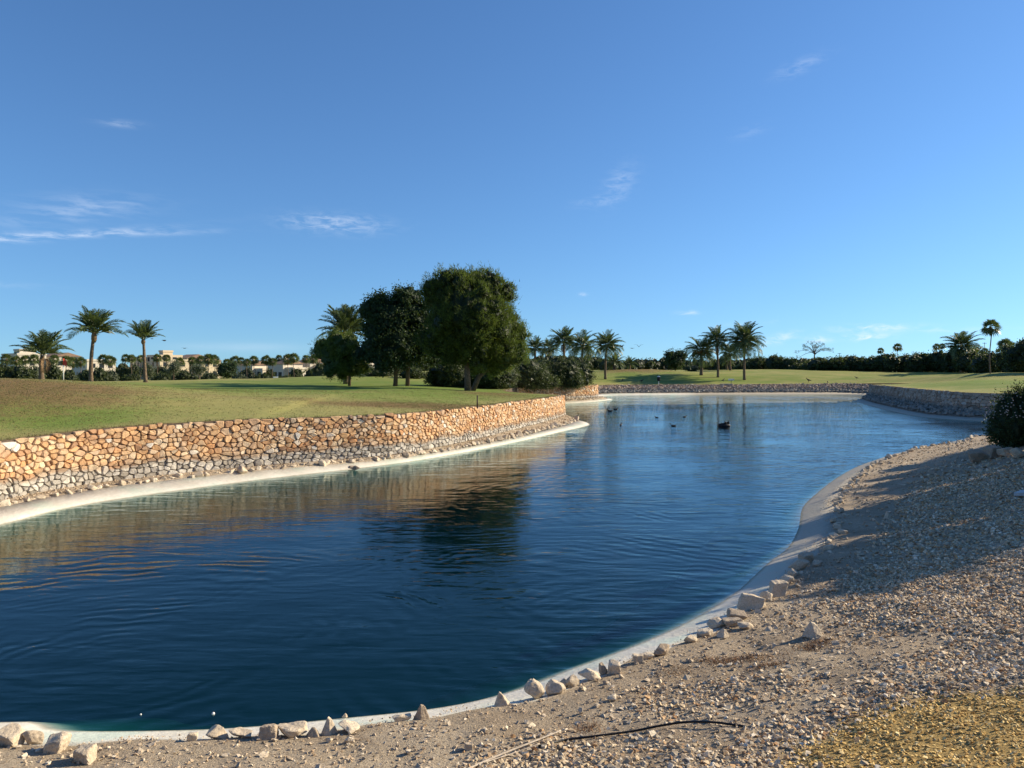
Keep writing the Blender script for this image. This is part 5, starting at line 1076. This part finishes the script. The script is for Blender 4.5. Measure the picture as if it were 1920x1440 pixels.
# ball washer on the far fairway: post, body, tray
x, y = AT(1235, 119.5); z = H(x, y); t = empty('ball_washer', (x, y, z)); tag(t, 'white and black ball washer on a post by the far bank', 'ball washer')
mb = MB(); mb.tube([(0, 0, -.1), (0, 0, .5)], [.06, .05], 8); mb.build('pole', M['white_paint'], t); mb = MB(); mb.tube([(0, 0, .5), (0, 0, .55), (0, 0, 1.1), (0, 0, 1.15)], [.12, .24, .26, .15], 12); mb.build('body', M['black_plastic'], t)
mb = MB(); mb.tube([(0, 0, 1.16), (0, 0, 1.2), (0, 0, 1.32)], [.26, .24, .08], 12); mb.build('lid', M['white_paint'], t)
x, y = AT(1371, 121); z = H(x, y); t = empty('tee_sign', (x, y, z)); tag(t, 'low white tee sign on the far fairway in front of the palms', 'sign')
mb = MB(); mb.tube([(0, 0, -.1), (0, 0, .55)], [.04, .04], 6); mb.build('post', M['dark_metal'], t); MB().box((-.45, -.03, .555), (.45, .03, .8)).build('panel', M['white_paint'], t)
x, y = AT(1362, 119.3); z = H(x, y); mb = MB(); mb.box((-.9, -.25, -.05), (.9, .25, .12)); tag(mb.build('path_slab', M['cane'], None, loc=(x, y, z)), 'pinkish slab set in the top edge of the far bank', 'slab')
# lamp mast and antennas far away
for i, (px, D, top, lab) in enumerate([(1417, 280, 668, 'thin distant mast between the tallest palm and the hedge'), (1574, 290, 662, 'thin distant mast over the start of the right hedge'), (1846, 260, 642, 'thin distant mast left of the tall slim fan palm')]):
    def arm(t, h_):
        mb = MB(); mb.tube([(-.7, 0, h_ * .97), (.7, 0, h_ * .97)], [.07, .07], 5); mb.build('crossbar', M['dark_metal'], t)
    stick('mast', px, D, top, .09, 'dark_metal', lab, 'mast', 'distant masts', arm)

# ------------------------------------------------------------------ birds
def body_loft(pts, k=8):
    """one continuous body: (x, z, half width, half height) along the animal"""
    mb = MB(); V = []; n = len(pts)
    for (x, z, a, b) in pts:
        for j in range(k): t_ = 2 * math.pi * j / k; V.append((x, a * math.cos(t_), z + b * math.sin(t_)))
    Fq = [(i * k + j, i * k + (j + 1) % k, (i + 1) * k + (j + 1) % k, (i + 1) * k + j) for i in range(n - 1) for j in range(k)]
    mb.add(V, [Fq, [tuple(range(k))[::-1]], [tuple(range((n - 1) * k, n * k))]]); return mb
DUCK = body_loft([(-.30, .10, .005, .005), (-.25, .09, .05, .03), (-.15, .055, .10, .07), (0, .04, .12, .09), (.10, .05, .10, .09), (.16, .09, .06, .06), (.18, .15, .038, .04), (.20, .20, .045, .045), (.24, .215, .045, .045), (.28, .205, .025, .025), (.29, .20, .018, .014)]).build('body', M['bird_dark'], only_mesh=True, smooth=True)
BILL = body_loft([(.28, .20, .02, .014), (.33, .19, .02, .008), (.36, .188, .012, .005)], 6).build('bill', M['beak'], only_mesh=True)
for i, (px, py, rz, s, lab) in enumerate([(1143, 771, 3.0, .95, 'coot swimming by the inlet, the left one of a pair'), (1155, 768, .2, .95, 'coot swimming by the inlet, the right one of a pair'), (1164, 797, 1.2, .7, 'small dark duck alone off the tip of the concrete edge'), (1231, 783, 2.6, .6, 'tiny duck at the left end of a long wake'),
        (1284, 782, .4, .7, 'tiny duck at the right end of a long wake'), (1262, 799, 3.1, .8, 'dark duck swimming left of the black float')]):
    x, y = P(px, py); t = empty('duck', (x, y, -.015), rz); t.scale = (s, s, s); tag(t, lab, 'duck', 'water birds on the lake'); inst('body', DUCK, t); inst('bill', BILL, t)
GB = body_loft([(-.26, .16, .02, .01), (-.12, .19, .05, .04), (.02, .21, .07, .07), (.10, .25, .05, .06), (.14, .31, .03, .035), (.17, .35, .035, .035), (.22, .345, .015, .012), (.27, .34, .004, .004)])
for s_ in (-1, 1): GB.tube([(0, s_ * .03, .18), (.01, s_ * .035, 0)], [.012, .009], 5)
GBM = GB.build('body', M['bird_dark'], only_mesh=True, smooth=True)
for i, (px, D, s, lab) in enumerate([(1203, 121.5, 1.5, 'dark bird on the far fairway just right of the bushes'), (1249, 160, 1.8, 'dark bird walking before the round dark tree'), (1258, 161, 1.5, 'second dark bird walking before the round dark tree'), (1332, 150, 1.6, 'bird on the fairway left of the slender palms'), (1356, 123.5, 1.5, 'bird standing on the far fairway below the far palm group'),
        (1516, 123, 2.0, 'dark bird on the far fairway right of the tallest palm, wings raised'), (1552, 121, 1.2, 'small bird on the far fairway near the right stone wall'), (1203, 138, 1.6, 'dark bird on the brown mound'), (1167, 122, 1.3, 'small dark bird near the edge of the far bank'), (1606, 112, 1.2, 'tiny bird on the grass above the right stone wall')]):
    x, y = AT(px, D); tag(inst('bird', GBM, None, (x, y, H(x, y)), (0, 0, i * 1.7), s), lab, 'bird', 'birds standing on the far fairway')
def flyer(px, py, D, s, up, rz, lab):
    x, y = AT(px, D); mb = body_loft([(-.30, 0, .05, .008), (-.18, 0, .03, .03), (0, 0, .05, .05), (.12, 0, .04, .04), (.18, .01, .032, .034), (.24, .0, .008, .008)], 8)
    for s_ in (-1, 1):
        z1, z2 = .25 * up, .22 * up; V = [(.10, s_ * .03, .02), (-.10, s_ * .03, .01), (.12, s_ * .32, z1), (-.08, s_ * .32, z1 - .01), (-.02, s_ * .68, z2), (-.07, s_ * .70, z2)]
        V2_ = V + [(a, b, c - .015) for a, b, c in V]; mb.add(V2_, [[(0, 2, 3, 1), (2, 4, 5, 3), (6, 7, 9, 8), (8, 9, 11, 10), (0, 6, 8, 2), (2, 8, 10, 4), (1, 3, 9, 7), (3, 5, 11, 9), (4, 10, 11, 5)]])
    t = mb.build('flying_bird', M['bird_dark'], None, True, (x, y, ZAT(py, D))); t.rotation_euler = (0, 0, rz); t.scale = (s, s, s); tag(t, lab, 'bird', 'birds in flight')
flyer(1166, 650, 90, .85, 1, .5, 'flying bird nearest the palm crowns, first of three in a row'); flyer(1185, 653, 95, .8, .2, 2.4, 'middle one of three birds flying in a row'); flyer(1198, 650, 92, .8, 1.3, 1.2, 'rightmost of three birds flying in a row')
flyer(308, 638, 70, .75, -.3, .3, 'bird gliding right of the slim palm, the higher one'); flyer(285, 635, 85, .6, -.2, .4, 'bird gliding close beside the slim palm crown'); flyer(346, 653, 80, .65, .3, 2.8, 'bird flying at the left end of the grey cloud band')

# ------------------------------------------------------------------ floating aerator, hose, cane, slab, golf balls, weeds
x, y = P(1358, 800); t = empty('aerator_float', (x, y, 0)); t.scale = (.82, .82, .82); tag(t, 'dark floating aerator with rounded drums out on the lake', 'float')
mb = MB(); mb.tube([(-.48, 0, .06), (-.46, 0, .06), (.40, 0, .06), (.48, 0, .06)], [.05, .17, .17, .08], 12); mb.build('drum', M['black_plastic'], t, True)
mb = MB(); mb.tube([(-.45, .32, .05), (-.40, .32, .05), (.42, .32, .05), (.46, .32, .05)], [.08, .16, .16, .06], 12); mb.build('drum', M['black_plastic'], t, True)
mb = MB(); mb.box((-.38, -.08, .16), (-.22, .38, .26)); mb.box((-.14, -.1, .17), (.10, .40, .30)); mb.tube([(.14, .15, .2), (.16, .15, .34), (.38, .15, .36), (.46, .15, .22)], [.10, .17, .16, .05], 10); mb.build('motor_housing', M['black_plastic'], t)
MB().box((-.56, .1, .1), (-.50, .22, .2)).build('reflector', M['straw'], t); MB().box((.50, .1, .06), (.56, .2, .14)).build('reflector', M['white_paint'], t)
def along(pts, lift, r, name, mt, label, cat, k=7):
    W = []
    for (px, py, lf) in pts: c = G(px, py); W.append((c[0], c[1], c[2] + r + lift + lf))
    W = catmull(np.array(W), lambda p: .04); mb = MB(); mb.tube(W, r, k); return tag(mb.build(name, M[mt], None, True), label, cat)
along([(1010, 1405, 0), (1060, 1393, 0), (1120, 1386, .005), (1190, 1378, .01), (1240, 1369, .02), (1285, 1363, .025), (1340, 1364, .02), (1400, 1369, .0)], .004, .011, 'hose', 'black_plastic', 'black irrigation hose lying arched over the dirt in the foreground', 'hose')
along([(870, 1452, .01), (930, 1426, .01), (990, 1404, .015), (1051, 1380, .03)], .006, .009, 'cane', 'cane', 'pale dry cane lying on the gravel in the foreground, the longer of two', 'stick')
along([(905, 1436, .005), (960, 1418, .005), (1012, 1399, .01)], .004, .006, 'cane', 'cane', 'shorter thin dry cane lying beside the longer one', 'stick')
c = G(1912, 930); mb = MB(); mb.add([(-.5, -.18, 0), (.6, -.25, 0), (.6, .25, 0), (-.1, .2, 0), (-.5, -.18, .07), (.6, -.25, .07), (.6, .25, .07), (-.1, .2, .07)], [[(3, 2, 1, 0), (4, 5, 6, 7), (0, 1, 5, 4), (1, 2, 6, 5), (2, 3, 7, 6), (3, 0, 4, 7)]])
tag(mb.build('stone_slab', M['slab_pale'], None, loc=(c[0] + .25, c[1], c[2] + .03)), 'pale flat slab lying on the shaded gravel at the right edge', 'slab')
for (px, py, r, lab) in ((400, 1339, .017, 'white golf ball floating near the shore, the larger spot'), (264, 1340, .010, 'tiny white float left of the golf ball')):
    x, y = P(px, py); bm = bmesh.new(); bmesh.ops.create_icosphere(bm, subdivisions=3, radius=r); me = bpy.data.meshes.new('golf_ball'); bm.to_mesh(me); bm.free(); me.materials.append(M['white_paint']); tag(inst('golf_ball', me, None, (x, y, r * .35)), lab, 'golf ball', 'white balls floating near the shore')
# dry reddish weeds and straw on the dirt
def weeds(spots, mt, name, label, seed, L0, L1, w_=.0035):
    g_ = np.random.default_rng(seed); VV = []
    for (px, py, n, rx, ry) in spots:
        c = G(px, py); x = c[0] + g_.normal(0, rx, n); y = c[1] + g_.normal(0, ry, n); z = near_h(x, y); a = g_.uniform(0, 6.28, n); L = g_.uniform(L0, L1, n); lx = np.cos(a) * L * g_.uniform(.2, .9, n); ly = np.sin(a) * L * g_.uniform(.2, .9, n); b = a + 1.57
        VV.append(np.stack([np.stack([x - np.cos(b) * w_, y - np.sin(b) * w_, z - .002], 1), np.stack([x + np.cos(b) * w_, y + np.sin(b) * w_, z], 1), np.stack([x + lx, y + ly, z + L * g_.uniform(.1, .7, n)], 1)], 1).reshape(-1, 3))
    V = np.vstack(VV); tag(mesh_np(name, V, [np.arange(len(V)).reshape(-1, 3)], M[mt], False, {'tint': np.full(len(V), .5)}), label, 'weeds', None, 'stuff')
weeds([(1345, 1240, 500, .16, .10), (1400, 1238, 700, .22, .10), (1440, 1250, 400, .15, .08), (1520, 1218, 350, .10, .10), (1545, 1205, 300, .12, .08), (1270, 1262, 250, .15, .1), (1100, 1368, 300, .12, .08), (1320, 1195, 150, .1, .1)], 'dry_weed', 'dry_weeds', 'low rust coloured dry weeds on the dirt beside the shore', 71, .02, .09)
weeds([(700, 1410, 260, .5, .2), (1000, 1370, 300, .5, .3), (300, 1420, 260, .6, .15), (1180, 1300, 300, .4, .3), (1560, 1250, 250, .3, .3), (1650, 1380, 300, .8, .3)], 'straw', 'straw_bits', 'bits of dry straw and grass scattered over the near dirt', 72, .02, .07, .002)
